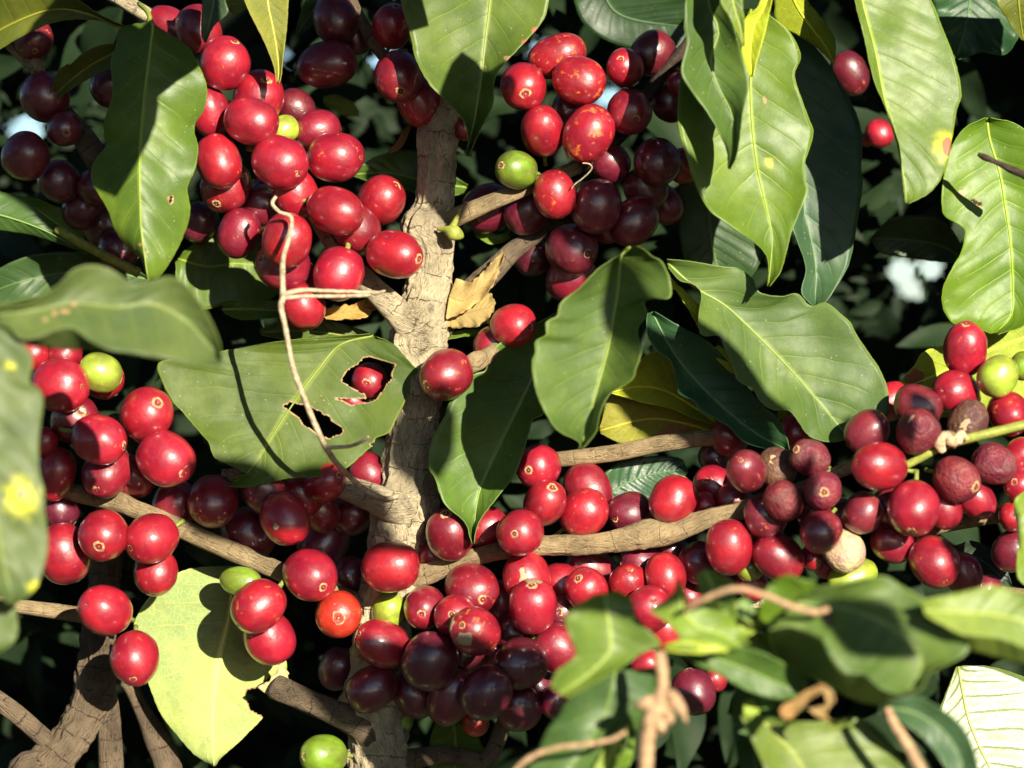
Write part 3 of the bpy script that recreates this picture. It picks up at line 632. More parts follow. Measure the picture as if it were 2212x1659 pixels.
leaf("blurred curled brown dry leaf in the lower right foreground, like a bent ribbon",
     [[(1780,1478),(1760,1482),(1720,1505),(1685,1530),(1690,1550)],[(1784,1482),(1764,1490),(1728,1516),(1696,1540),(1698,1552)],[(1790,1488),(1768,1498),(1736,1524),(1718,1545),(1702,1556)]],
     d=1040, sx=0.2, sy=0.2, fold=3, wave=5, col=(0.36,0.20,0.09), dry=True, group="dried leaves", N=30, M=4, rib=False)
leaf("blurred pale brown dry leaf scrap hanging beside the bent ribbon one",
     [[(1786,1482),(1802,1500),(1798,1520),(1745,1530)],[(1780,1490),(1792,1505),(1790,1530),(1760,1545)],[(1776,1494),(1784,1510),(1786,1545),(1800,1560)]],
     d=1030, sx=0.2, sy=0.2, fold=3, wave=5, col=(0.42,0.26,0.13), dry=True, group="dried leaves", N=30, M=4, rib=False)

leaf("blurred yellow green leaf scrap under the star shaped leaf, above the dry flower stalk",
     [[(1436,1392),(1480,1384),(1540,1388),(1572,1400)],[(1436,1398),(1490,1398),(1574,1404)],[(1440,1406),(1500,1412),(1572,1408)]],
     d=1020, sx=-0.1, sy=0.2, fold=3, wave=3, col=(0.32,0.38,0.05), N=24, M=5, rib=False)
leaf("blurred small yellow green leaf between the star shaped leaf and the scalloped leaf",
     [[(1570,1352),(1600,1335),(1640,1332),(1668,1328)],[(1572,1362),(1610,1352),(1668,1332)],[(1578,1378),(1620,1372),(1666,1338)]],
     d=960, sx=-0.1, sy=0.25, fold=4, wave=4, col=(0.26,0.33,0.04), N=24, M=5, rib=False)
leaf("blurred pale rounded leaf tip under the lime green cherry with the ringed calyx",
     [[(1610,1290),(1625,1305),(1632,1322),(1620,1340)],[(1600,1295),(1610,1318),(1616,1342)],[(1590,1300),(1596,1325),(1612,1344)]],
     d=1000, sx=-0.1, sy=0.2, fold=3, wave=2, col=(0.17,0.25,0.08), N=20, M=5, rib=False)
leaf("tiny blurred green leaf, upper of three behind the bent ribbon dry leaf",
     [[(1636,1505),(1655,1496),(1676,1506)],[(1640,1520),(1658,1516),(1678,1510)],[(1646,1532),(1664,1534),(1680,1514)]],
     d=860, sx=-0.1, sy=0.2, fold=3, wave=2, col=(0.10,0.20,0.05), N=20, M=5, rib=False)
leaf("tiny blurred yellow green leaf, middle of three behind the bent ribbon dry leaf",
     [[(1606,1518),(1622,1508),(1640,1530)],[(1606,1535),(1622,1530),(1642,1545)],[(1610,1550),(1625,1552),(1644,1548)]],
     d=860, sx=-0.1, sy=0.2, fold=3, wave=2, col=(0.24,0.32,0.04), N=20, M=5, rib=False)
leaf("tiny blurred green leaf, lowest of three behind the bent ribbon dry leaf",
     [[(1630,1562),(1645,1550),(1668,1560)],[(1632,1570),(1648,1566),(1670,1566)],[(1638,1578),(1652,1580),(1670,1570)]],
     d=860, sx=-0.1, sy=0.2, fold=3, wave=2, col=(0.15,0.24,0.04), N=20, M=5, rib=False)

leaf("blurred bright leaf behind the star shaped leaf and the scalloped leaf",
     [[(1530,1400),(1570,1370),(1620,1362),(1680,1384),(1720,1420)],[(1532,1408),(1590,1402),(1650,1405),(1722,1426)],[(1536,1418),(1590,1440),(1660,1446),(1720,1434)]],
     d=880, sx=-0.12, sy=0.25, fold=12, wave=8, col=(0.13, 0.20, 0.02), N=50)
leaf("blurred shaded leaf low behind the dry flower stalk, beside the leaf with a pale midrib",
     [[(1590,1470),(1580,1540),(1590,1620),(1610,1700)],[(1630,1475),(1630,1550),(1630,1620),(1640,1700)],[(1670,1490),(1690,1550),(1680,1620),(1660,1700)]],
     d=760, sx=0.25, sy=-0.1, fold=12, wave=8, col=(0.06, 0.12, 0.03), N=50)
leaf("blurred mid green leaf over the bottom edge beside the dark folded leaf",
     [[(1250,1600),(1225,1640),(1220,1720)],[(1300,1592),(1290,1640),(1280,1720)],[(1372,1596),(1365,1640),(1330,1720)]],
     d=860, sx=-0.15, sy=0.2, fold=12, wave=7, col=(0.10, 0.17, 0.02), N=50)
leaf("blurred slender yellow green leaf beside the dry flower stalk at the bottom edge",
     [[(1350,1560),(1310,1610),(1260,1700)],[(1358,1564),(1325,1620),(1285,1700)],[(1364,1570),(1340,1630),(1310,1700)]],
     d=900, sx=-0.15, sy=0.2, fold=5, wave=3, col=(0.22, 0.28, 0.03), N=40, M=5)

# ------------------------------------------------------------------ cherries
def cherry_mesh(name, seed, wrinkle=0.0, seg=40, rings=28):
    verts, faces = [], []
    for i in range(rings + 1):
        th = math.pi * i / rings
        for k in range(seg):
            a = 2 * math.pi * k / seg
            st, ct = math.sin(th), math.cos(th)
            n = 2.25
            q = (abs(st) ** n + abs(ct) ** n) ** (-1 / n)
            r, z = q * st, q * ct
            if z > 0: r *= 1 - 0.05 * z * z                    # a little narrower to the calyx end
            if st < 0.16 and z > 0: z -= 0.05 * (1 - st / 0.16) ** 1.5
            if st < 0.22 and z < 0: z += 0.07 * (1 - st / 0.22)
            x, y = r * math.cos(a), r * math.sin(a)
            s = 1 + 0.055 * noise.noise(Vector((x * 0.9, y * 0.9, z * 0.9 + seed * 5))) + 0.018 * noise.noise(Vector((x * 2.2, y * 2.2, z * 2.2 + seed * 3))) - 0.018 * math.exp(-(y / 0.12) ** 2) * (1 - z * z)
            s *= 1 - 0.02 * (x * x - y * y)
            if wrinkle:
                s += wrinkle * (-abs(noise.noise(Vector((x * 1.5, y * 1.5, z * 0.7 + seed)))) + 0.8 * noise.noise(Vector((x * 1.2, y * 1.2, z * 1.2 + seed))) + 0.10 * noise.noise(Vector((x * 5, y * 5, z * 2.2 + seed))))
            verts.append((x * s, y * s, z * s))
    for i in range(rings):
        for k in range(seg):
            k2 = (k + 1) % seg
            faces.append((i * seg + k, (i + 1) * seg + k, (i + 1) * seg + k2, i * seg + k2))
    me = mesh_from(name, verts, faces)
    bm = bmesh.new(); bm.from_mesh(me); bmesh.ops.remove_doubles(bm, verts=bm.verts, dist=1e-4)
    bmesh.ops.recalc_face_normals(bm, faces=bm.faces); bm.to_mesh(me); bm.free()
    return me
def calyx_mesh(big=1.0, seed=0.0, rag=0.10):
    prof = [(0.25, 0.962, 0), (0.235, 0.986, 0), (0.175, 0.994, 0), (0.140, 0.996, 0), (0.125, 0.975, 1), (0.07, 0.962, 1), (0.055, 0.985, 1), (0.03, 0.992, 0), (0.0, 0.985, 0)]
    verts, faces, mi = [], [], []
    seg = 20
    for j, (r, z, m) in enumerate(prof):
        for k in range(seg):
            a = 2 * math.pi * k / seg
            w = 1 + rag * noise.noise(Vector((math.cos(a) * 2, math.sin(a) * 2, j * 0.25 + seed))) + rag * .6 * noise.noise(Vector((math.cos(a) * 5, math.sin(a) * 5, j + seed)))
            z += 0.012 * noise.noise(Vector((math.cos(a) * 3, math.sin(a) * 3, seed + j * 3)))
            R = r * big * w
            zz = z - (0.5 * R * R if big > 1.2 else 0.35 * R * R)
            verts.append((R * math.cos(a), R * math.sin(a), zz))
    for j in range(len(prof) - 1):
        for k in range(seg):
            k2 = (k + 1) % seg
            faces.append((j * seg + k, j * seg + k2, (j + 1) * seg + k2, (j + 1) * seg + k)); mi.append(prof[j][2] if prof[j][2] == prof[j + 1][2] else 0 if j < 3 else 1)
    me = mesh_from("calyx", verts, faces)
    me.materials.append(M_SCAR); me.materials.append(M_PIT)
    me.polygons.foreach_set("material_index", mi); me.polygons.foreach_set("use_smooth", [True] * len(mi))
    return me
BODY = [cherry_mesh("coffee_cherry", i * 3.1) for i in range(9)]
BODYD = [cherry_mesh("dried_cherry", i * 2.3 + 40, 0.05, 56, 40) for i in range(4)]
CALS = [calyx_mesh(b_, s_, r_) for b_, s_, r_ in ((1.0, 0, .15), (0.85, 3, .25), (1.12, 6, .3), (0.95, 9, .4), (0.75, 12, .3))]; CALB = calyx_mesh(1.6, 20, .35)
STK = tube_mesh("stalk", [(Vector((0, 0, -0.92)), 0.13 / U), (Vector((0.02, 0, -1.1)), 0.10 / U), (Vector((0.06, 0, -1.32)), 0.09 / U), (Vector((0.10, 0.02, -1.55)), 0.11 / U)], 10)
for m_ in BODY: m_.materials.append(M_CH)
for m_ in BODYD: m_.materials.append(M_DR)
STK.materials.append(M_STALK); STK.polygons.foreach_set("use_smooth", [True] * len(STK.polygons))
for m_ in BODY + BODYD: m_.polygons.foreach_set("use_smooth", [True] * len(m_.polygons))
TONE = dict(V=(0.15, 0.012, 0.024), R=(0.31, 0.007, 0.020), P=(0.21, 0.006, 0.019), D=(0.13, 0.006, 0.018), U=(0.105, 0.006, 0.019), O=(0.52, 0.032, 0.014),  # P, D and U: red darkened mostly for cherries in shade
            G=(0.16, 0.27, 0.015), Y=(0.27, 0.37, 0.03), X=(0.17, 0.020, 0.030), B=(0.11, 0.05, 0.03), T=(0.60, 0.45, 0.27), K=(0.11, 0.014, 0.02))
# x y long short tipx tipy front depth tone mottle | label
DATA = """
# dark cherries at the upper left behind the drooping leaf
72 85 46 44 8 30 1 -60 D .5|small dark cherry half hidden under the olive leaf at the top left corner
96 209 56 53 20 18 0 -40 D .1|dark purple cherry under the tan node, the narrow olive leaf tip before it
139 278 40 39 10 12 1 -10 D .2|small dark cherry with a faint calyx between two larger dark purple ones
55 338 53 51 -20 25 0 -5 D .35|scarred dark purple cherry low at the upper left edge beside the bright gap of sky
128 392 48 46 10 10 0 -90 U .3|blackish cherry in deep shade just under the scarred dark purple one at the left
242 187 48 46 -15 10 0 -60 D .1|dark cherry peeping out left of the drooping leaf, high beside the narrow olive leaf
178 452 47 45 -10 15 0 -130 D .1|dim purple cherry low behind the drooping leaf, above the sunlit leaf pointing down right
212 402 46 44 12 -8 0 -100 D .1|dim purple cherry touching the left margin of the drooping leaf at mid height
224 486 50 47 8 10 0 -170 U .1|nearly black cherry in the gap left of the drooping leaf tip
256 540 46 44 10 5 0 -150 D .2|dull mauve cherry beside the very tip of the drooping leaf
# upper left red bunch
368 58 58 40 -30 -20 0 -30 P .1|elongated crimson cherry in shade at the top of the red bunch, touching the drooping leaf
430 64 56 51 -10 -20 0 10 P .3|crimson cherry topmost in the red bunch with a grey green leaf tip across it
486 137 59 56 23 -46 1 75 R .05|round red cherry topmost in the sunlit bunch, calyx ring at its upper right
558 209 60 56 21 -35 1 40 R .4|red cherry with its calyx ring just at the tip of the bright yellow leaf
544 262 62 52 -30 -12 0 110 R .25|oval red cherry lying level, just below the one at the yellow leaf tip
452 242 57 44 8 30 0 50 R .1|red cherry squeezed between the drooping leaf and the level oval red cherry
472 349 62 49 -12 -30 0 85 R .2|tall oval red cherry against the right margin of the drooping leaf, bright spot at centre
487 402 58 55 -17 41 1 30 R .35|red cherry under the tall oval one, its tan calyx facing down
606 350 64 58 46 24 1 120 R .25|big red cherry mid bunch, a pale calyx ring at its lower right
725 339 62 55 56 0 1 50 R .3|big oval red cherry at the right of the bunch, its end scar facing right
612 281 36 32 10 -5 0 10 Y 0|small lime green cherry wedged between red ones in the upper bunch
638 234 44 42 6 6 0 -60 D .3|dark red cherry with a sunlit triangle, behind the bunch right of the yellow leaf tip
686 281 52 45 30 0 0 -20 P .1|half shaded dark red cherry above the big oval one at the right of the bunch
641 420 56 47 10 30 0 60 R .3|red cherry tucked under the big mid bunch cherry, the dry vine starting beside it
725 455 66 52 56 20 1 110 R .2|long oval red cherry sloping down right in the bunch with a pale end ring
824 432 56 52 33 -30 1 20 R .25|red cherry of the upper bunch closest to the stem, faint scar at upper right
770 493 54 49 20 25 0 50 P .35|dusky red cherry under the long sloping oval one
853 549 68 52 54 12 1 115 R .3|deep red oval cherry over the stem with a rough end scar at its right
619 519 60 54 -5 25 0 130 R .2|red cherry crossed by the dry vine, in the lower half of the bunch
516 503 56 46 -8 18 0 20 P .35|red cherry with a dark shaded cap, lowest at the left of the bunch
610 572 60 56 -44 -12 1 60 P .2|red cherry with a dark pit, behind the one crossed by the vine
732 592 60 56 -19 58 1 90 R .3|large red cherry above the vine's side branch, its calyx ring at the bottom
655 662 52 49 10 25 0 40 R .15|lowest red cherry of the upper bunch, below the vine's side branch
650 605 46 44 12 10 0 20 P .5|dusty red cherry squeezed above the lowest ones, just right of the vine
566 444 46 44 -5 8 0 -40 D .1|dark shaded cherry inside the red bunch above the one with the dark cap
582 416 42 40 5 10 0 -70 D .1|dim purple cherry in the gap of the red bunch beside the start of the vine
430 480 46 44 -8 10 0 -130 U .1|near black cherry low behind the right margin of the drooping leaf
# top centre
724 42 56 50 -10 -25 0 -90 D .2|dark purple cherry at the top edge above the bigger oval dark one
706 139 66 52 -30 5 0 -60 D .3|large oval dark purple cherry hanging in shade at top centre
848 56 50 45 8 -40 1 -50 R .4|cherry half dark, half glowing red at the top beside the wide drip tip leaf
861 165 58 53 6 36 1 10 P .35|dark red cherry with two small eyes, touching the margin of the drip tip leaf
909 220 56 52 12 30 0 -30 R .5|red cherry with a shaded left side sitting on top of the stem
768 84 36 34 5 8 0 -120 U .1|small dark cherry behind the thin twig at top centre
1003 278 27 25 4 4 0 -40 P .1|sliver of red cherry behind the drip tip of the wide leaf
# upper right bunch
1130 187 58 51 5 21 1 10 R .2|red cherry with its calyx ring facing us, leftmost of the upper right bunch
1203 122 65 47 -25 10 0 -50 R .75|orange speckled oval red cherry at the top of the upper right bunch
1251 174 60 51 -30 -12 0 20 R .7|scratched red cherry in the middle of the upper right bunch, orange blotches on its right
1350 146 47 41 -11 -14 1 0 R .35|small red cherry with a tan calyx at the top right of the sunlit group
1409 114 52 48 10 -12 0 -70 D .1|dark purple cherry behind the small red one with the tan calyx
1172 283 62 47 -5 -43 1 0 R .25|upright red cherry yellowish at its foot, above the green cherry
1271 289 65 54 -20 38 0 35 R .72|big orange mottled red cherry with a pale scratch, right shoulder in shadow
1360 241 52 49 13 20 1 10 P .1|cherry half red, half dark with a dark eye, right of the small sky gap
1234 238 42 40 10 0 0 -90 D .1|dark cherry hidden behind the sunlit ones of the upper right bunch
1115 366 50 42 -33 -6 1 35 G .05|green cherry at the foot of the upper right bunch, half in sun
1198 420 54 46 8 30 0 20 R .45|red cherry with a dry fibre stuck on it, right of the green one
1420 350 56 50 20 26 1 -30 D .3|dark cherry with a black eye, in the shade left of the long sunlit leaf
1452 218 46 44 10 -10 0 -90 D .1|dark cherry below the dark branch at the upper right
1470 182 32 30 4 4 0 -40 R .1|small patch of lit red cherry beside the twisted dark leaf
1287 447 60 55 -5 20 0 -30 D .4|large dark cherry right of the one with the dry fibre
1371 478 58 49 10 -10 0 -60 D .15|large dark cherry with twin faint highlights, low in the shaded bunch
1437 443 44 40 6 10 0 -110 P .2|dim red cherry at the right rim of the shaded bunch
1318 350 46 44 10 8 0 -80 D .1|dark red cherry behind the big orange mottled one
1312 474 52 50 8 20 0 -100 P .1|red sliver of cherry between two large dark ones
1396 408 50 48 10 20 0 -80 D .2|dark red cherry under the one with the black eye
1235 538 60 55 34 12 1 -60 U .3|near black cherry with a pit, above the lowest cherry of the shaded bunch
1233 598 58 52 -15 25 0 -100 P .1|lowest cherry of the shaded bunch, its right side glowing red
1138 458 52 49 -10 10 0 -90 D .3|dark cherry right behind the side branch, under the green one
1054 450 58 53 -15 10 0 -120 D .2|dark cherry behind the left end of the side branch
1150 556 42 40 -8 10 0 -150 U .1|dim cherry in the dark fork under the shaded bunch
1476 358 40 38 5 8 0 -80 R .2|red cherry edge showing behind the left margin of the long sunlit leaf
1836 158 50 40 15 30 0 -300 U .5|blurred brownish red cherry in shade between two leaves at the upper right
1900 288 32 30 -4 -6 0 -330 R .1|small blurred bright red cherry far back at the upper right
1874 300 18 16 -4 6 0 -360 O .5|tiny blurred orange cherry beside the bright red one far back
# centre
1111 704 50 48 35 4 1 60 R .2|red cherry poking out above the dark glossy leaf in the centre
1062 745 42 40 -6 8 0 10 P .2|darker red cherry tucked beside the one poking out above the dark glossy leaf
963 810 59 56 -38 27 1 120 P .45|single red cherry right on the stem with a rough tan calyx at lower left
799 823 42 40 -6 6 1 -60 R .1|red cherry seen through the upper eaten hole of the large leaf
762 870 36 34 6 6 0 -80 P .1|red cherry slice at the lower slit of the eaten hole
# left bunch
130 832 66 60 54 4 1 150 R .15|big red cherry beside the left edge leaf, its calyx touching the yellow green one
217 805 49 44 30 12 0 110 Y 0|shiny yellow green cherry among red ones at the left
222 815 48 46 10 15 0 60 R .5|red cherry almost hidden behind the yellow green one
70 762 38 36 -5 -8 0 90 R .1|red cherry just under the broad blurred leaf, nearest the left edge leaf
140 764 40 38 8 -10 0 80 R .2|red cherry under the broad blurred leaf, left of the yellow green one
162 906 56 53 19 -18 1 100 P .3|dusky pink cherry with a small calyx pit under the big one at the left
214 949 62 53 57 16 1 140 R .15|red cherry mid left bunch, its scar at the right end
317 894 61 57 29 -25 1 120 R .25|red cherry at the upper right of the left bunch, calyx ring at its upper right
359 991 66 59 46 30 1 130 R .2|large red cherry at the right end of the left bunch, calyx ring at lower right
94 955 34 32 -4 6 0 100 R .1|strip of red cherry at the margin of the left edge leaf
119 1024 60 44 -5 20 0 80 R .1|tall red cherry against the left edge leaf, above the tan branch
231 1020 62 51 -18 40 1 90 P .15|red cherry half in shadow over the tan branch, calyx at the bottom
289 1030 48 44 15 10 0 40 P .2|red cherry behind the half shaded one over the tan branch
130 1103 42 40 10 10 0 20 U .4|maroon cherry in shade under the tan branch at the left
223 1156 61 56 -3 23 1 130 R .2|red cherry hanging under the tan branch with its calyx facing us
327 1163 60 54 -42 20 1 110 R .15|red cherry with a grey calyx spot at left, a leaf shadow on its right
136 1196 68 61 20 40 0 70 R .1|large red cherry half in shadow under the tan branch, by the left edge leaf
336 1237 52 49 -2 47 1 70 R .2|red cherry whose calyx points straight down, below the one with the grey calyx spot
227 1318 64 55 -36 -15 1 120 R .1|red cherry on the left stem with a ringed calyx at its left
291 1422 62 55 1 43 1 140 R .3|lone red cherry hanging lowest at the left, ringed calyx at the bottom
377 1092 56 50 -10 20 0 -10 P .1|dark red cherry in shade above the left branch, left of one with a lit band
460 1083 62 55 -16 35 1 40 P .1|dark cherry with a band of light and a black eye, under the large eaten leaf
# lower centre left
615 1121 60 51 -15 -30 0 70 R .3|oval red cherry with a small tan scar, its upper half in shade
538 1155 62 58 10 15 0 -40 D .1|dark cherry behind the left branch in deep shade
573 1060 56 50 15 18 0 10 D .5|dark cherry with a yellowish rim right under the tip of the large eaten leaf
655 1068 48 44 10 10 0 -20 R .1|bright red cherry behind the oval scarred one left of the stem
703 1042 54 42 32 -17 1 40 R .3|red cherry at the lower margin of the eaten leaf crossed by the dry vine
691 1102 50 46 6 10 0 -60 P .1|dark red cherry in shade below the one crossed by the vine
700 1170 62 56 8 -14 0 -70 D .1|large dark cherry in shade left of the lower stem
796 1022 48 42 -6 -10 0 -40 P .2|dark red cherry touching the left side of the stem under the eaten leaf
670 1243 64 57 32 23 1 100 R .15|big red cherry with a ringed calyx at lower right, left of the lower stem
844 1224 63 56 -50 8 0 120 R .1|big cherry in front of the lower stem, its left dark and right red
521 1256 48 33 -35 -5 0 50 G 0|small olive green cherry under the left branch, beside the pale leaf underside
558 1310 63 55 -43 40 1 110 R .6|red cherry casting a round shadow on the pale leaf, orange freckles at its right
582 1379 60 55 10 20 0 70 R .1|red cherry tucked below the one with orange freckles
731 1327 54 51 3 5 1 60 O .3|orange red cherry with a large tan calyx facing us
839 1320 42 38 -5 20 0 30 Y 0|lime green cherry in front of the lower stem among red ones
825 1391 63 52 -50 -22 1 80 R .2|red cherry with a hooked scar at its left and a round shadow on its right
917 1312 60 46 -5 12 1 60 P .2|upright dark red cherry right of the lime green one
929 1428 66 61 -10 22 0 110 U .35|large dark purple cherry with a red lower rim, middle of the bottom bunch
804 1487 60 49 35 -20 0 50 D .2|dark red oval cherry with a long soft highlight, leftmost of the bottom row
897 1500 54 49 15 18 0 30 D .1|dark cherry under the large dark purple one in the bottom row
984 1333 54 48 -8 -10 1 90 R .2|red cherry with a small ringed calyx partly covered by the one with torn skin
1026 1364 60 52 -28 -17 1 150 R .6|red cherry with two pieces of tan torn skin beside its calyx
1020 1272 66 57 24 20 1 60 P .5|dark cherry with a sunlit patch and a pale calyx, below the right branch
1137 1246 56 51 -5 -20 0 70 R .4|red cherry with a broad tan torn patch, hanging under the right branch
1151 1309 64 54 -3 -49 1 110 R .2|upright red cherry with an orange yellow top, below the tan patched one
1212 1262 48 44 -5 -10 0 40 R .1|red cherry squeezed right of the tan patched one
1279 1228 62 42 25 10 0 20 P .35|dusky red cherry close under the right branch
1267 1274 52 47 -20 -27 1 90 R .1|pinkish red cherry just above the curled blurred leaf, calyx at upper left
1357 1260 46 42 2 -34 1 60 R .5|dull pink cherry with a bruised top, above the star shaped leaf
1438 1244 52 45 -5 -20 0 70 R .1|cherry split pink and dark by a shadow line, left of the blunt blurred leaf
1386 1214 48 44 10 8 0 0 D .1|dark red cherry under the knot of the right branch
1400 1318 58 52 9 -26 1 120 R .2|bright red cherry with a pale calyx spot between the two blurred leaves
1434 1362 48 44 5 15 0 60 R .3|red cherry low behind the star shaped leaf
1214 1323 40 37 -8 -3 1 40 U .1|purple cherry with a grey eye left of the curled blurred leaf
1110 1368 44 40 8 8 0 20 D .1|dark cherry deep between the torn skin one and the lowest dark ones
1125 1433 62 55 -46 16 1 90 U .1|smooth dark purple oval cherry in the bottom bunch, highlight at its top
1206 1402 58 52 8 10 0 60 P .2|red cherry with a dark left rim, half behind the curled blurred leaf
1050 1497 62 55 -10 15 0 100 U .2|dark purple cherry with a curved scratch, in the middle of the bottom row
972 1506 65 47 -10 25 0 50 D .2|narrow dark red cherry left of the scratched one in the bottom row
1119 1527 54 50 8 20 0 20 D .2|dark cherry at the bottom right corner of the lowest bunch
1199 1518 38 36 6 8 0 30 D .1|small purple cherry at the margin of the dark folded blurred leaf
1161 1490 48 44 5 10 0 10 U .1|dark cherry behind the smooth dark purple oval one
1027 1560 32 30 0 8 0 -20 O .1|little lit red cherry peeping out below the bottom row
732 1445 48 45 -5 10 0 -110 U .1|very dark cherry in shade left of the bottom row
760 1246 44 42 5 5 0 -80 U .1|black purple cherry in shade left of the big cherry on the lower stem
697 1632 54 47 -38 -2 1 60 G .02|pale green cherry at the bottom edge with a tan scar at its left
860 1548 42 33 5 25 0 -20 G .1|dark olive cherry under the bottom row on the stem
1086 1302 50 46 5 10 0 -20 R .2|red cherry deep in the bunch behind the upright one with the orange yellow top
1190 1352 46 44 8 10 0 -20 P .2|dusky red cherry deep between the upright orange topped one and the curled blurred leaf
1325 1312 46 44 -6 10 0 -10 R .2|red cherry just above the curled blurred leaf, behind the pale spotted bright one
1488 1298 48 44 6 10 0 10 P .2|dim red cherry in the gap between the star shaped leaf and the blunt leaf
1562 1246 46 43 -6 12 0 20 D .2|dark cherry tucked behind the lime green one and the red one with the broad highlight
1450 1192 44 40 8 8 0 -20 D .1|dark cherry pressed under the knot end of the right branch
762 1112 48 45 -6 8 0 -80 D .1|dark cherry in the shade just left of the stem, below the forking side branch
1000 1418 48 45 -5 8 0 20 D .1|dark cherry wedged right of the large dark purple one with the red lower rim
1068 1404 46 44 6 8 0 0 P .2|dim red cherry wedged under the one with torn skin pieces
1180 1448 46 44 5 8 0 -10 P .2|dim red cherry behind the smooth dark purple oval and the dark rimmed red one
1655 1165 46 42 6 10 0 120 P .2|dim red cherry behind the dull dried ones, above the one with the shaded top
1815 1120 44 41 -6 8 0 130 D .2|dark cherry filling the middle of the dried cluster behind the half pink dull one
1760 1112 42 40 6 8 0 130 D .2|dark cherry behind the small greyish brown one in the dried cluster
1925 1095 44 41 6 8 0 180 P .2|dim red cherry between the half pink dull one and the large glossy fresh one
# right of the stem
972 1153 60 53 -8 -46 1 60 P .1|cherry with a sunlit cap and dark underside beside the stem, calyx on top
1052 1140 48 45 10 -5 0 10 R .1|red cherry behind the tip of the dark glossy leaf
932 1203 38 35 5 10 0 -30 R .2|bright red cherry sliver between the lower stem and the right branch
1124 1150 58 51 -13 1 1 120 R .2|red cherry on the right branch with a calyx facing us and tan scratches below
1163 1008 55 49 -22 7 1 40 R .2|half dark cherry with a ringed calyx at the margin of the dark glossy leaf
1177 1086 57 46 16 -35 1 80 R .15|oval red cherry above the one on the branch, calyx at its top right
1270 1054 58 50 -10 -14 0 -30 P .1|dark red cherry behind two sunlit ones above the right branch
1261 1108 57 52 39 -32 1 60 R .5|orange speckled red cherry right above the right branch, calyx at upper right
1361 1109 53 47 -35 10 1 0 D .3|dark purple cherry with a black eye above the right branch
1454 1080 56 51 15 -30 0 60 R .15|cherry red on the left half and purple on the right half, above the right branch
1542 1050 48 46 -17 -18 1 20 R .1|bright red cherry with a ringed calyx left of the dried cherries
1522 1090 35 29 8 4 1 30 R .2|small red cherry below the bright one with the ringed calyx
1588 1084 44 38 20 10 0 20 R .1|red cherry right behind the upper dried cherries, above the branch
1574 946 44 40 10 10 0 -60 P .1|dark red cherry at the end of the partly sunlit branch
1549 990 42 39 6 8 0 -110 U .1|very dark cherry in shade under the end of the partly sunlit branch
1722 932 46 43 5 -10 0 30 R .2|red cherry showing between the broad sunlit leaf and the dried cherries
1925 866 44 40 6 -6 0 40 R .1|red cherry edge behind the right corner of the broad sunlit leaf
# right cluster with dried cherries
1612 1017 57 43 -16 -25 1 200 V .4|dried dull red cherry with a pale calyx, leftmost of the dried cluster
1679 1011 46 43 -8 -12 0 190 B .6|brown shrivelled cherry with a tan spot, second from the left of the dried cluster
1748 988 48 40 -32 -18 1 240 X .5|dull cherry with a grey furry top and a ringed calyx in the dried cluster
1693 1082 46 42 15 25 0 240 X .3|pinkish dull cherry under the grey topped one in the dried cluster
1777 1060 44 42 0 2 1 260 X .6|small greyish brown cherry facing us with a faint calyx in the dried cluster
1653 1115 50 46 10 20 0 190 V .4|dark dull cherry with an orange lower rim beside the end of the right branch
1774 1148 51 46 -20 31 1 240 V .3|dull red cherry with a ringed calyx at its lower left, above the tan husk
1574 1183 60 52 8 40 0 150 R .4|red cherry with a broad soft highlight right below the end of the branch
1682 1205 60 50 25 15 0 150 P .3|red cherry with a shaded top, right of the one with the broad highlight
1873 933 53 45 -25 20 0 220 V .2|dried cherry half brownish pink and half black, above the fresh bright one
1983 878 54 46 -20 -10 0 200 V .1|dull cherry purple on its right at the top of the dried cluster
1983 932 52 48 -10 20 0 260 X .3|dull red cherry with a tan scab across its top in the dried cluster
2064 847 58 49 -35 -3 1 190 R .15|red cherry with a rough tan calyx under the upright speckled one at the right
2085 753 62 48 -1 -55 1 180 R .4|upright red cherry with a pale streak, highest at the right edge
2156 812 48 44 20 -25 0 210 Y .25|yellow green cherry at the right edge between red ones
2179 893 56 46 10 24 1 200 R .5|red cherry with a tan calyx below the yellow green one at the right edge
2090 913 52 43 -12 20 0 220 B .5|shrivelled cherry with a blackened top below the red ones at the right
1900 1007 65 52 -53 -7 1 280 R .05|glossy fresh red cherry among the dried ones, its calyx at the left end
1974 1098 61 56 -9 50 1 280 R .1|large glossy fresh red cherry, calyx pointing down, right of the dried cluster
2067 1037 54 50 38 15 1 260 X .4|brownish pink dull cherry with a pit at its right, by the green twig
2148 1002 50 46 25 10 0 230 X .5|dull cherry with a brown sunlit face under the green twig
2110 1080 46 40 10 12 0 200 R .1|red cherry behind the brownish pink dull one at the right
2040 1102 44 38 5 10 0 220 R .1|red cherry squeezed right of the large glossy fresh one
1864 1109 47 43 -12 20 0 190 V .2|dull cherry half pink half dark, left of the large glossy fresh one
1928 1173 50 42 20 10 0 150 P .2|dark red cherry under the large glossy fresh one
2018 1214 60 54 23 38 1 180 R .3|red cherry with one half dark, calyx at the bottom, below the sunlit branch
2082 1240 48 42 5 15 0 120 P .3|dark red cherry behind the half dark one below the sunlit branch
1823 1190 48 44 -10 -20 0 210 T .2|empty tan husk of a dried cherry, folded down its middle
1754 1206 29 26 14 8 1 140 R .2|little red cherry tip left of the tan husk
1782 1222 31 28 5 5 0 120 R .1|red cherry mostly hidden beneath the tan husk
1618 1226 34 31 15 8 1 110 Y .1|lime green cherry with a ringed calyx above the blunt blurred leaf
1627 1264 37 34 5 8 0 100 R .4|red cherry under the lime green one above the blurred leaves
1841 1248 58 40 20 -8 0 130 Y .05|large lime green cherry under the tan husk, above the big blurred leaf
2204 986 42 40 -8 10 0 180 R .1|red cherry cut by the right edge, at the end of the green twig
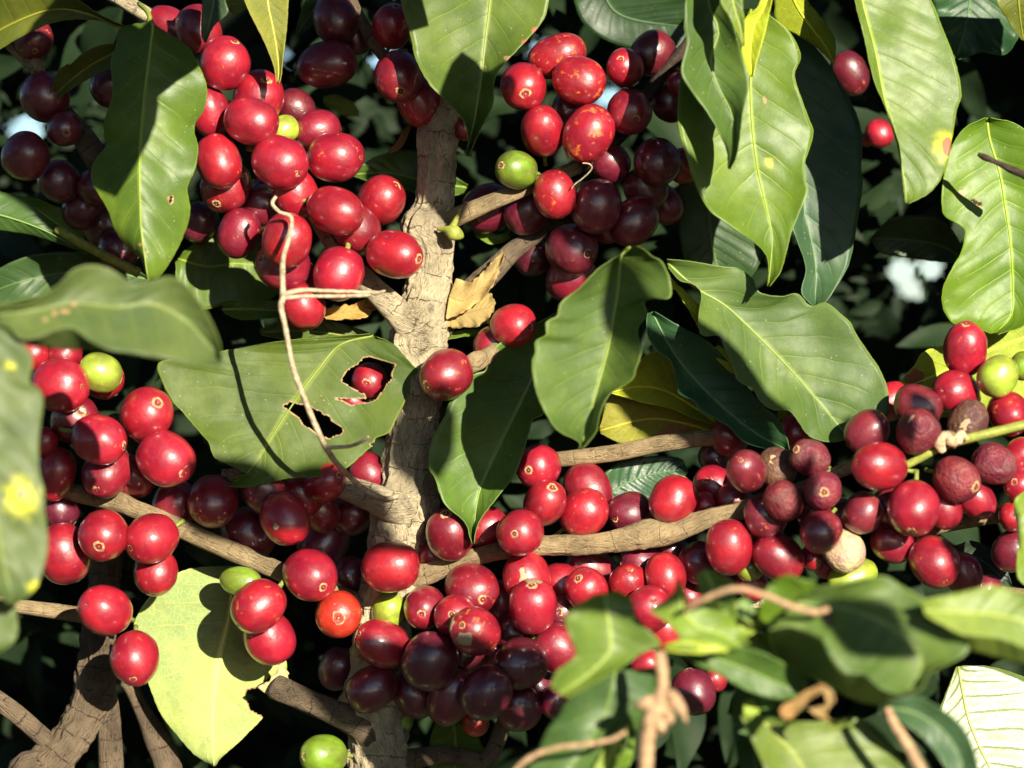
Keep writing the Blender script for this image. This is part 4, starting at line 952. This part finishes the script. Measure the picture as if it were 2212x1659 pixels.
2206 1047 40 38 -20 -6 1 190 R .3|red cherry with a ringed calyx cut by the right edge
2188 1115 36 33 -6 -4 1 180 R .2|small red cherry at the right end of the sunlit branch, calyx facing us
2187 1190 48 45 -8 10 0 140 D .1|dark cherry by the sunlit leaf strip at the right edge
2210 790 32 30 -5 8 0 170 G .1|green cherry cut by the right edge above the red ones
2128 1275 39 36 4 -8 0 90 D .1|dark cherry on the thin grey twig above the light green blurred leaf
1498 1495 52 49 -5 -20 0 160 U .05|dark purple cherry right of the dry flower stalk with one small white glint
1546 1468 27 25 4 6 0 120 R .3|red cherry behind the dark purple one at the dry flower stalk
1397 1438 37 34 -6 6 0 200 R .3|red cherry behind the curled blurred leaf and the dry flower stalk
1510 1216 48 44 5 8 0 60 D .1|dark cherry under the right branch, left of the red one with the broad highlight
""".strip().splitlines()
GROUPS = {"dark cherries": "dark cherries at the upper left", "upper left": "red cherry bunch left of the stem", "top centre": "cherries hanging at top centre",
          "upper right": "cherry bunch at the upper right", "centre": "cherries by the stem", "left bunch": "cherry bunch at the left", "lower centre": "cherries of the lower bunch",
          "right of": "cherries along the right branch", "right cluster": "cluster of fresh and dried cherries at the right"}
CH = []; grp = None
for ln in DATA:
    if ln.startswith("#"):
        grp = next(v for k, v in GROUPS.items() if ln[2:].startswith(k)); continue
    nums, lab = ln.split("|"); f = nums.split()
    CH.append(dict(x=float(f[0]), y=float(f[1]), a=float(f[2]), b=float(f[3]), tx=float(f[4]), ty=float(f[5]), front=f[6] == "1", d=float(f[7]), tone=f[8], mot=float(f[9]), lab=lab, grp=grp))
# push cherries that would sit in one another apart in depth, the nearer one forward
for it in range(80):
    for i, p in enumerate(CH):
        for q in CH[:i]:
            dx, dy, dz = p["x"] - q["x"], p["y"] - q["y"], p["d"] - q["d"]
            R = 0.90 * (p["a"] + p["b"] + q["a"] + q["b"]) / 2
            s = dx * dx + dy * dy
            if s >= R * R: continue
            need = math.sqrt(R * R - s)
            if abs(dz) < need:
                e = (need - abs(dz)) * 0.25 * (1 if dz > 0 or (dz == 0) else -1)
                p["d"] += e; q["d"] -= e
random.seed(11)
CHO = {}
for i, c in enumerate(CH):
    dr = c["tone"] in "XBT"
    b = c["b"]; Lr = max(c["a"], b * 1.03)
    tx, ty = c["tx"], c["ty"]; t = math.hypot(tx, ty)
    if c["front"]:
        tt = min(t, Lr * 0.985); z = math.sqrt(max(0, Lr * Lr - tt * tt))
    else:                                    # calyx on the far side: the long axis leans away
        z = -0.22 * t
    ax = Vector((tx, -z, -ty))
    if ax.length < 1e-3: ax = Vector((0, -1, 0))
    k = (D - c["d"]) / D * U
    me = random.choice(BODYD if dr else BODY)
    o = link("dried_cherry" if dr else "coffee_cherry", me)
    o.location = P(c["x"], c["y"], c["d"])
    o.rotation_mode = 'QUATERNION'
    from mathutils import Quaternion
    o.rotation_quaternion = ax.normalized().to_track_quat('Z', 'Y') @ Quaternion((0, 0, 1), random.uniform(0, 6.28))
    o.scale = (b * k, b * k * random.uniform(.97, 1.0), Lr * k)
    tone = TONE[c["tone"]]; v = random.uniform(0.86, 1.14)
    o.color = (tone[0] * v, tone[1] * v, tone[2] * v * random.uniform(.8, 1.2), c["mot"])
    tag(o, c["lab"], "dried cherry" if dr else "coffee cherry", c["grp"])
    cal = link("calyx", CALB if ("large tan calyx" in c["lab"] or "rough tan calyx" in c["lab"]) else random.choice(CALS), parent=o, smooth=False)
    if c["front"]: st = link("stalk", STK, parent=o, smooth=False)
    CHO[c["lab"]] = o
def torn_patch(lab, dx, dy, size, seed, mat, elong=1.0, ang=0.0):
    """a ragged piece of dry skin lying on the cherry, centred dx, dy (picture units) from its middle"""
    o = next(v for k_, v in CHO.items() if lab in k_)
    b = o.scale[0]
    dirw = Vector((dx * U, -math.sqrt(max(0, (b * b) - (dx * dx + dy * dy) * U * U)), -dy * U))
    inv = o.rotation_quaternion.inverted()
    up = Vector((math.sin(ang), 0, math.cos(ang)))
    verts, rows, seg = [], 5, 26
    n0 = dirw.normalized(); e1 = up.cross(n0).normalized(); e2 = n0.cross(e1)
    for r in range(rows + 1):
        for k in range(seg):
            a = 2 * math.pi * k / seg
            rad = size * U * (1 + 0.55 * noise.noise(Vector((math.cos(a) * 1.6, math.sin(a) * 1.6, seed)))) * r / rows
            w = dirw + e1 * (rad * math.cos(a)) + e2 * (rad * elong * math.sin(a))
            l = inv @ w; l = Vector((l.x / o.scale[0], l.y / o.scale[1], l.z / o.scale[2]))
            n = 2.25; rr = math.hypot(l.x, l.y)
            q = (rr ** n + abs(l.z) ** n) ** (-1 / n)
            verts.append(l * q * (1.022 - 0.012 * (r == rows)))
    faces = [(r * seg + k, r * seg + (k + 1) % seg, (r + 1) * seg + (k + 1) % seg, (r + 1) * seg + k) for r in range(rows) for k in range(seg)]
    me = mesh_from("torn_skin", verts, faces)
    bm = bmesh.new(); bm.from_mesh(me); bmesh.ops.remove_doubles(bm, verts=bm.verts, dist=1e-5); bmesh.ops.recalc_face_normals(bm, faces=bm.faces); bm.to_mesh(me); bm.free()
    p = link("torn_skin", me, (mat,), o)
torn_patch("two pieces of tan torn skin", -18, 12, 17, 1.0, M_HUSK, 0.8)
torn_patch("two pieces of tan torn skin", -44, -14, 10, 2.0, M_HUSK, 1.3)
torn_patch("broad tan torn patch", -22, 2, 22, 3.0, M_HUSK, 1.35, 0.5)
torn_patch("tan scab across its top", -12, -26, 9, 4.0, M_HUSK, 2.4, 0.9)
torn_patch("brown shrivelled cherry with a tan spot", -10, -18, 11, 5.0, M_HUSK, 0.9)
torn_patch("blackened top", -8, 4, 16, 6.0, M_HUSK, 0.6, -0.5)
torn_patch("oval red cherry with a small tan scar", -15, 14, 6, 7.0, M_HUSK, 1.3, 0.6)
torn_patch("hooked scar", -47, -12, 5, 8.0, M_HUSK, 3.2, 0.25)
torn_patch("orange yellow top", 0, -46, 14, 9.0, M_BROWN, 0.7)

# ------------------------------------------------------------------ stems, branches, tendrils
bush = bpy.data.objects.new("coffee_tree", None); COL.objects.link(bush); bush.location = P(825, 2600, -20)
tag(bush, "coffee tree with a knotty tan stem up the middle and side branches bearing cherries", "tree", "coffee stems")
def part(name, pts, mat, **k): return tube(name, pts, mat, bush, **k)
part("trunk", [(975, 190, -60, 42), (955, 262, -50, 43), (945, 300, -45, 46), (941, 380, -40, 40), (936, 455, -35, 44), (925, 492, -30, 58), (931, 545, -30, 48), (924, 620, -28, 50), (912, 690, -25, 56),
               (902, 740, -22, 62), (904, 800, -22, 55), (897, 880, -22, 52), (890, 960, -22, 58), (884, 1030, -22, 60), (878, 1085, -22, 70), (866, 1130, -25, 64), (850, 1210, -30, 60), (830, 1320, -38, 62), (822, 1440, -45, 62),
               (815, 1520, -48, 78), (818, 1580, -48, 66), (815, 1680, -50, 62), (820, 2100, -40, 75), (825, 2600, -20, 90)], M_BARK, n=420, sides=80, rough=0.14, freq=1.0, seed=2.0, ridge=0.16)
part("branch", [(925, 500, -40, 30), (965, 478, -20, 24), (1040, 445, 0, 19), (1130, 408, -20, 17), (1250, 360, -60, 16)], M_BARKB, n=50, rough=0.10, seed=5)
part("branch", [(1235, 366, -60, 15), (1290, 335, -66, 15), (1350, 280, -70, 15), (1400, 205, -60, 15), (1440, 150, -45, 13), (1486, 95, -30, 13), (1600, -60, -20, 10)], M_TWIGD, n=50, rough=0.2, freq=3, seed=5)
part("branch", [(912, 748, -10, 46), (880, 700, 10, 34), (840, 655, 20, 29), (795, 612, 20, 25), (730, 540, 0, 20), (660, 430, -30, 17), (590, 300, -40, 15), (520, 180, -20, 14), (430, 90, -40, 14), (318, 32, -50, 16), (230, -20, -60, 17)], M_BARK, n=70, rough=0.10, seed=7)
part("branch", [(915, 745, -40, 38), (960, 690, -50, 30), (1000, 645, -60, 27), (1060, 590, -80, 25), (1118, 535, -100, 21), (1210, 480, -130, 17), (1330, 420, -130, 15)], M_BARKD, n=50, rough=0.12, seed=9)
part("branch", [(885, 1060, -40, 24), (950, 1035, -50, 20), (1100, 1005, -60, 17), (1205, 993, -40, 17), (1330, 978, -30, 18), (1430, 958, -30, 18), (1520, 947, -40, 17), (1575, 948, -50, 17), (1680, 935, -50, 14), (1800, 900, -30, 12)], M_BARKB, n=60, rough=0.08, seed=11)
part("branch", [(880, 1250, -30, 30), (925, 1236, -5, 24), (1000, 1212, 20, 20), (1080, 1190, 45, 19), (1180, 1178, 60, 21), (1280, 1176, 65, 22), (1350, 1164, 70, 25), (1395, 1154, 75, 31), (1440, 1150, 80, 27), (1490, 1134, 90, 24), (1560, 1112, 110, 21), (1620, 1095, 130, 18), (1720, 1060, 180, 15), (1830, 1012, 200, 13), (1920, 985, 200, 12)], M_BARKB, n=160, sides=36, rough=0.15, seed=13, ridge=0.12)
part("branch", [(885, 1105, 10, 40), (840, 1090, 30, 34), (780, 1066, 40, 28), (727, 1050, 20, 25), (620, 1030, -10, 20), (480, 1030, -20, 17)], M_BARK, n=50, rough=0.10, seed=15)
part("branch", [(830, 1330, -40, 30), (720, 1285, -15, 24), (600, 1232, 10, 21), (492, 1187, 25, 21), (390, 1142, 30, 21), (290, 1098, 40, 20), (250, 1082, 45, 22), (130, 1058, 40, 18), (-60, 1010, 20, 18)], M_BARKB, n=70, rough=0.08, seed=17)
part("branch", [(805, 1590, -20, 36), (765, 1560, 0, 30), (700, 1530, 10, 27), (640, 1503, 15, 26), (596, 1484, 20, 27), (588, 1480, 20, 20)], M_BARKD, n=40, rough=0.12, seed=19)
part("branch", [(840, 1650, -90, 26), (960, 1630, -120, 20), (1050, 1640, -120, 18), (1090, 1560, -130, 18), (1130, 1480, -130, 16)], M_BARKD, n=30, rough=0.1, seed=21)
# the stem at the left
bush2 = bpy.data.objects.new("coffee_tree", None); COL.objects.link(bush2); bush2.location = P(60, 2600, -60)
tag(bush2, "second mossy grey brown stem at the lower left behind the lone red cherry", "tree", "coffee stems")
tube("trunk", [(260, 900, -260, 28), (240, 1100, -200, 32), (228, 1240, -150, 34), (212, 1380, -110, 37), (204, 1480, -90, 42), (190, 1535, -80, 44), (155, 1592, -65, 44), (105, 1660, -50, 46), (50, 1760, -50, 50), (60, 2600, -60, 80)], M_BARKD, bush2, n=200, sides=56, rough=0.20, seed=23, ridge=0.18)
tube("branch", [(212, 1440, -110, 28), (232, 1540, -130, 27), (240, 1680, -140, 28), (242, 1900, -140, 30)], M_BARKD, bush2, n=30, rough=0.15, seed=25)
tube("branch", [(120, 1620, -60, 24), (90, 1590, -50, 21), (20, 1530, -30, 21), (-80, 1460, -20, 20)], M_BARKD, bush2, n=24, rough=0.08, seed=27)
tube("branch", [(230, 1340, -120, 20), (170, 1328, -90, 18), (100, 1318, -60, 17), (30, 1308, -20, 16), (-60, 1290, 0, 16)], M_BARKB, bush2, n=30, rough=0.08, seed=29)
tube("branch", [(215, 1400, -130, 22), (280, 1480, -150, 17), (305, 1530, -150, 18), (335, 1590, -140, 27), (365, 1670, -130, 30), (370, 1900, -130, 30)], M_BARKD, bush2, n=30, rough=0.14, seed=31)
def top(name, label, cat, pts, mat, group=None, **k):
    return tag(tube(name, pts, mat, **k), label, cat, group)
t1 = top("twig", "brown twig running down from the top edge between the dark purple cherries", "twig", [(745, -60, -90, 15), (760, 5, -85, 14), (790, 60, -70, 13), (806, 85, -60, 17), (822, 112, -55, 13), (880, 180, -60, 13), (935, 240, -60, 16)], M_BARKD, "twigs", n=40, rough=0.15)
top("twig", "thin dark twig with a tan node above the dark purple cherry at the upper left", "twig", [(-30, 60, -60, 8), (17, 98, -55, 8), (60, 140, -50, 8), (78, 135, -45, 14), (84, 160, -45, 16), (96, 170, -60, 10)], M_BARKB, "twigs", n=30, rough=0.1)
top("twig", "grey lichen covered twig beside the drooping leaf among dark cherries", "twig", [(250, 410, -60, 26), (210, 345, -60, 27), (178, 295, -80, 24), (130, 230, -120, 18)], M_BARKD, "twigs", n=24, rough=0.12)
top("twig", "broken dark twig with a pale end in front of the leaf at the right edge", "twig", [(2113, 333, 230, 4), (2128, 340, 235, 7), (2150, 350, 240, 5), (2176, 362, 250, 7), (2184, 366, 252, 8), (2230, 386, 270, 9)], M_TWIGD, "twigs", n=30, rough=0.25, freq=3)
top("twig", "thin grey twig under the dark cherry, above the light green blurred leaf", "twig", [(2050, 1264, 60, 7), (2110, 1268, 70, 8), (2240, 1284, 90, 9)], M_BARKB, "twigs", n=20, rough=0.1)
top("twig", "short pale twig lit by sun between the blurred leaves, under the lime green cherry", "twig", [(1545, 1318, 20, 9), (1585, 1309, 30, 10), (1635, 1304, 40, 10), (1700, 1300, 40, 10)], M_BARK, "twigs", n=20, rough=0.08)
top("branch", "tan branch lit by sun below the brownish pink cherries, running to the right edge", "branch", [(1960, 1156, 100, 17), (2030, 1136, 120, 17), (2100, 1122, 130, 17), (2170, 1110, 130, 16), (2260, 1090, 130, 15)], M_BARKB, "twigs", n=30, rough=0.07)
top("twig", "green twig with dry flower remains running to the right edge above the dull cherries", "twig", [(1945, 1012, 250, 8), (1985, 990, 260, 9), (2030, 965, 265, 11), (2080, 950, 268, 10), (2120, 940, 270, 10), (2170, 928, 270, 10), (2260, 905, 270, 10)], M_TWIGG, "twigs", n=30, rough=0.15)
top("twig", "yellow green leaf stalk catching the sun at the left, beside the drooping leaf tip", "stalk", [(120, 495, -50, 8), (150, 510, -46, 10), (185, 530, -46, 10), (218, 548, -60, 10), (300, 590, -90, 11)], M_TWIGG, "twigs", n=24)
top("stipule", "small pale green bud on the stem where the upper right branch leaves", "bud", [(945, 495, 40, 3), (962, 496, 50, 8), (978, 502, 55, 17), (992, 508, 50, 12), (1000, 512, 45, 4)], M_TWIGG, n=20)
top("stipule", "pointed dry scale standing on the stem above the pale green bud", "bud", [(975, 495, 50, 9), (985, 475, 55, 6), (996, 450, 60, 2)], M_TWIGG, n=12)
top("stalk", "tan cut stub of a stalk holding the single red cherry to the branch behind", "stalk", [(1000, 802, 100, 13), (1020, 785, 95, 20), (1050, 770, 80, 17), (1085, 745, 40, 14)], M_BARKB, n=20, rough=0.2)
# dry vine
vine = top("vine", "thin dried vine hanging in bends from the red bunch down across the eaten leaf", "vine", [(596, 425, 215, 4), (588, 440, 222, 4.4), (604, 458, 228, 4.4), (630, 472, 230, 4.8), (622, 520, 266.667, 5.2), (611, 565, 305.667, 5.6), (611, 640, 360, 6.4), (607, 662, 360, 6.4), (617, 712, 355, 5.6), (632, 790, 348, 5.6), (655, 855, 340, 6), (700, 960, 298.333, 6), (738, 1012, 212, 6), (785, 1055, 125.417, 5.6), (830, 1076, 90, 4.8), (860, 1072, 60, 4.8)], M_VINE, n=130, sides=10, rough=0.18, freq=4)
tube("tendril", [(609, 637, 360, 5.6), (650, 627, 342.4, 4.8), (700, 628, 318.267, 4), (760, 630, 290, 4), (812, 632, 260, 3.6), (832, 628, 248.267, 2.4)], M_VINE, vine, n=40, sides=8, rough=0.15, freq=4)
tube("tendril", [(612, 644, 360, 4.8), (660, 640, 342, 4), (720, 640, 315, 4), (790, 638, 280, 4), (800, 636, 270, 3.2)], M_VINE, vine, n=40, sides=8, rough=0.15, freq=4)
tube("tendril", [(704, 966, 291.833, 4.4), (730, 966, 286.833, 4), (762, 962, 284.167, 4), (788, 950, 291.167, 4), (797, 943, 296.75, 3.2)], M_VINE, vine, n=30, sides=8, rough=0.15, freq=4)
top("tendril", "blurred brown tendril arching over the foreground leaves at the lower right", "vine", [(1480, 1318, 1060, 3.75), (1510, 1300, 1080, 5.25), (1560, 1278, 1100, 5.625), (1600, 1272, 1105, 5.625), (1650, 1285, 1105, 5.625), (1710, 1310, 1105, 6), (1760, 1322, 1100, 6), (1790, 1316, 1095, 5.25)], M_BROWN, n=60, sides=10, rough=0.1)
top("tendril", "blurred pale brown tendril along the bottom edge in front of the dark folded leaf", "vine", [(1090, 1690, 1000, 4.5), (1140, 1640, 1005, 4.875), (1200, 1616, 1010, 4.875), (1265, 1608, 1010, 4.875), (1320, 1598, 1010, 4.875), (1352, 1580, 1005, 3.75)], M_BROWN, n=50, sides=10, rough=0.1)
top("twig", "blurred tan twig slanting down to the bottom edge left of the teal leaf", "twig", [(1916, 1530, 1020, 7), (1935, 1570, 1025, 9), (1960, 1610, 1030, 10), (1990, 1665, 1035, 11), (2010, 1720, 1040, 11)], M_BROWN, "twigs", n=40, rough=0.1)
top("twig", "short dark brown stalk end standing between the bright leaf and the big shadowed leaf", "twig", [(1790, 1318, 1050, 7), (1788, 1345, 1050, 7), (1800, 1376, 1040, 6)], M_TWIGD, "twigs", n=14)
fl = top("flower_stalk", "dried brown flower stalk with a star of withered sepals in the lower foreground", "flower stalk", [(1424, 1408, 1050, 10), (1428, 1440, 1052, 12), (1432, 1480, 1054, 11), (1424, 1520, 1055, 17), (1410, 1550, 1054, 18), (1398, 1600, 1050, 14), (1394, 1680, 1045, 14)], M_BROWN, n=50, rough=0.12)
for (a, b, c2) in [((1412, 1512), (1390, 1520), (1368, 1526)), ((1440, 1515), (1468, 1528), (1484, 1562)), ((1430, 1535), (1446, 1550), (1440, 1572)), ((1420, 1545), (1428, 1570), (1424, 1588)), ((1436, 1500), (1458, 1508), (1482, 1535))]:
    tube("sepal", [(*a, 1060, 10), (*b, 1072, 11), (*c2, 1060, 2)], M_BROWN, fl, n=14, sides=10, rough=0.2, flat=0.5)
top("plant_fibre", "pale dry fibre curling from the orange mottled cherry onto the one below it", "fibre", [(1258, 352, 95, 1.6), (1272, 354, 100, 1.8), (1279, 362, 102, 1.8), (1270, 375, 98, 1.8), (1255, 388, 92, 1.6), (1242, 398, 86, 1.6), (1234, 408, 80, 1.4)], M_VINE, n=40, sides=6, rough=0.3, freq=6)
top("plant_fibre", "dry flower remains in a knot on the green twig between dull cherries", "flower remains", [(2038, 975, 285, 8), (2030, 955, 290, 14), (2045, 940, 292, 12), (2062, 955, 290, 13), (2075, 938, 288, 9), (2090, 950, 285, 6)], M_HUSK, n=40, sides=10, rough=0.5, freq=6)

# ------------------------------------------------------------------ bush behind, added shading leaves around, ground
SKYHOLES = [(1946, 588, 16), (1968, 624, 12), (2010, 577, 11), (60, 285, 22), (828, 128, 9), (1312, 212, 9), (1168, 108, 7)]
def foliage(name, label, n, region, size, seed, mats, kind="stuff", avoid=True, near=None, face=None, colr=GD):
    rs = random.Random(seed); verts, faces, uvs = [], [], []
    made = 0; tries = 0
    while made < n and tries < n * 60:
        tries += 1
        d = rs.uniform(*region[2]); x = rs.uniform(*region[0]); y = rs.uniform(*region[1])
        L = rs.uniform(*size)
        if near is not None and min(math.hypot(x - hx, y - hy) - hr for hx, hy, hr in SKYHOLES) > near: continue
        if avoid:
            q = min(math.hypot(x - hx, y - hy) - hr for hx, hy, hr in SKYHOLES)
            L = min(L, q * 1.6)
            if L < 26: continue
        c = P(x, y, d); k = (D - d) / D * U if avoid else U
        nrm = Vector((rs.uniform(-.8, .8), -1, rs.uniform(-.5, .9))).normalized() if face is None else face
        ax = Vector((rs.uniform(-1.2, 1.2), rs.uniform(-.3, .3), rs.uniform(-1.2, .3))).normalized()
        e2 = (ax - nrm * ax.dot(nrm)).normalized(); e1 = e2.cross(nrm)
        cup = rs.uniform(.08, .25); b0 = len(verts); NN = 9
        for i in range(NN):
            v = i / (NN - 1); w = 0.42 * math.sin(math.pi * v ** 0.8) ** 0.85 * (1 - .25 * v) * 0.5
            for u in (-1, -.5, 0, .5, 1):
                wav = 0.02 * math.sin(9 * v + u * 2 + b0)
                p = c + (e2 * (v - .5) + e1 * (u * w) + nrm * (cup * abs(u) * w * 1.2 - 0.25 * (v - .5) ** 2 + wav)) * L * k
                verts.append(p); uvs.append((u * .5 + .5, v))
        for i in range(NN - 1):
            for j in range(4):
                faces.append((b0 + i * 5 + j, b0 + i * 5 + j + 1, b0 + (i + 1) * 5 + j + 1, b0 + (i + 1) * 5 + j))
        made += 1
    base = sum(verts[:2000], Vector()) / len(verts[:2000])
    me = mesh_from(name, [v - base for v in verts], faces)
    ul = me.uv_layers.new(name="UVMap"); lv = [0] * len(me.loops); me.loops.foreach_get("vertex_index", lv)
    ul.data.foreach_set("uv", [c for q in lv for c in uvs[q]])
    o = link(name, me, mats); o.location = base; o.color = (*colr, 1)
    return tag(o, label, "foliage", None, kind)
foliage("inner_foliage", "shaded leaves filling the inside of the coffee bush behind the cherries", 420, ((-150, 2360), (-150, 1820), (-900, -380)), (110, 240), 3, (M_FAR,), colr=(0.014, 0.029, 0.010))  # leaf colour near black here and below, deepening the shade
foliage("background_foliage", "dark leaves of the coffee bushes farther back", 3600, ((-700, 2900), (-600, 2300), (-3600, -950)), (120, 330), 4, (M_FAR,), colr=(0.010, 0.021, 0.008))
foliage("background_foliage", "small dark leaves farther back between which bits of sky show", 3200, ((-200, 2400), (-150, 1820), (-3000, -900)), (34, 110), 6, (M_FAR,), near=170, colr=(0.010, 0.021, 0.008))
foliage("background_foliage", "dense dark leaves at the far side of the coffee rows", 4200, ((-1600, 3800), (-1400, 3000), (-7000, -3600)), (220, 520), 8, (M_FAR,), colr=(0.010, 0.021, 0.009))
def shade_canopy(n, seed):
    """unseen leaves added above, below and beside to cut sky light, clear of the view and of the sunbeams that reach the cherries"""
    rs = random.Random(seed); verts, faces, uvs = [], [], []; made = 0
    while made < n:
        X, Z, d, L = rs.uniform(-3200, 5200), rs.uniform(-2300, 4200), rs.uniform(-2600, 5200), rs.uniform(280, 520)
        f = (D - d) / D; m = L * 0.6 + 90
        if abs(X) < 1106 * f + m and abs(Z) < 830 * f + m: continue
        if d > -150 and -1106 - m < X < 1106 + 0.43 * (d + 150) + m and -830 - m < Z < 830 + 0.33 * (d + 150) + m: continue
        c = Vector((X * U, -d * U, ZC + Z * U))
        nrm = Vector((rs.uniform(-1, 1), -rs.uniform(0, 1), rs.uniform(.1, 1.2))).normalized()
        ax = Vector((rs.uniform(-1, 1), rs.uniform(-1, 1), -.5)).normalized()
        e2 = (ax - nrm * ax.dot(nrm)).normalized(); e1 = e2.cross(nrm); b0 = len(verts); NN = 7
        for i in range(NN):
            v = i / (NN - 1); w = 0.44 * math.sin(math.pi * v ** 0.8) ** 0.85 * (1 - .25 * v) * 0.5
            for u in (-1, 0, 1):
                verts.append(c + (e2 * (v - .5) + e1 * (u * w) + nrm * (.2 * abs(u) * w - .3 * (v - .5) ** 2)) * L * U); uvs.append((u * .5 + .5, v))
        for i in range(NN - 1):
            for j in range(2): faces.append((b0 + i * 3 + j, b0 + i * 3 + j + 1, b0 + (i + 1) * 3 + j + 1, b0 + (i + 1) * 3 + j))
        made += 1
    base = verts[0].copy()
    me = mesh_from("added_canopy_foliage", [v - base for v in verts], faces)
    ul = me.uv_layers.new(name="UVMap"); lv = [0] * len(me.loops); me.loops.foreach_get("vertex_index", lv)
    ul.data.foreach_set("uv", [c for q in lv for c in uvs[q]])
    o = link("added_canopy_foliage", me, (M_FAR,)); o.location = base; o.color = (*GD, 1)
    tag(o, "unseen leaves added around the view to cut sky light", "foliage", None, "stuff")
shade_canopy(6500, 5)  # added out of view to block the sky and deepen shade
# unseen leaves added towards the sun, each placed to cast shade on its target
def shade_leaves(spots):
    verts, faces, uvs = [], [], []
    sv = SUN.copy()                     # one unit towards the camera
    for (tx, ty, td, up, L, ang, wid) in spots:
        c = P(tx, ty, td) + sv * up * U
        qx, qy = px(c)
        e2 = Vector((math.sin(ang), 0, -math.cos(ang))); e2 = (e2 - sun_n * e2.dot(sun_n)).normalized(); e1 = e2.cross(sun_n)
        if -0.5 * L * 2.5 < qx < 2212 + 0.5 * L * 2.5 and -L < qy < 1659 + L: print("shade leaf in view?", tx, ty, qx, qy)
        b0 = len(verts); NN = 15
        for i in range(NN):
            v = i / (NN - 1); w = wid * math.sin(math.pi * v ** 0.85) ** 0.9 * 0.5
            for u in (-1, -.5, 0, .5, 1):
                ww = w * (1 + 0.10 * math.sin(11 * v + u + tx))
                verts.append(c + (e2 * (v - .5) + e1 * (u * ww) + sun_n * (abs(u) * .06 - .2 * (v - .5) ** 2)) * L * U); uvs.append((u * .5 + .5, v))
        for i in range(NN - 1):
            for j in range(4): faces.append((b0 + i * 5 + j, b0 + i * 5 + j + 1, b0 + (i + 1) * 5 + j + 1, b0 + (i + 1) * 5 + j))
    base = verts[0].copy()
    me = mesh_from("added_shade_foliage", [v - base for v in verts], faces)
    ul = me.uv_layers.new(name="UVMap"); lv = [0] * len(me.loops); me.loops.foreach_get("vertex_index", lv)
    ul.data.foreach_set("uv", [c for q in lv for c in uvs[q]])
    o = link("added_shade_foliage", me, (M_TOP,)); o.location = base; o.color = (*GR, 1)
    tag(o, "unseen leaves added between the sun and the cherries to cast shade", "foliage", None, "stuff")
#   target x, y, depth, distance along the sun, length, turn, width
shade_leaves([
    (345, 120, 190, 700, 300, -0.7, 0.5),          # top of the drooping leaf
    (1085, 205, 150, 900, 190, -0.6, 0.5),         # tip of the drip tip leaf
    (800, 1490, 40, 2700, 330, 1.2, 0.5), (955, 1495, 60, 2700, 270, 1.45, 0.55), (1095, 1485, 60, 2750, 210, 1.3, 0.6), (1545, 850, 95, 2000, 430, 0.78, 0.26),
    (500, 1110, 10, 2900, 330, 1.2, 0.45), (700, 1160, -60, 2900, 330, 1.0, 0.5),
    (690, 100, -80, 900, 300, 1.2, 0.7), (120, 300, -40, 1300, 460, 0.2, 0.6),
    (1290, 510, -60, 1800, 260, 0.5, 0.7),
    (880, 985, -22, 2700, 190, 0.1, 0.6), (945, 350, -40, 1200, 330, 0.1, 0.5),
    (1390, 660, 430, 2300, 300, 0.15, 0.3),
    (1900, 1350, 1080, 1900, 210, 1.1, 0.55),
    (1897, 932, 220, 1800, 130, 0.3, 0.32), (2004, 900, 250, 1800, 130, 0.5, 0.35), (1716, 1070, 240, 2100, 150, -0.2, 0.25), (1690, 1190, 150, 2300, 130, 0.8, 0.5), (2040, 1205, 180, 1900, 120, 0.2, 0.35),
])
# ground far below
g = mesh_from("ground", [(-60, -60, 0), (60, -60, 0), (60, 60, 0), (-60, 60, 0)], [(0, 1, 2, 3)])
M_SOIL = plain("soil", (0.09, 0.06, 0.04), 0.9, 0.4, 3, 0.5, 0.05)
tag(link("ground", g, (M_SOIL,)), "bare brown soil under the coffee bushes", "ground", None, "structure")
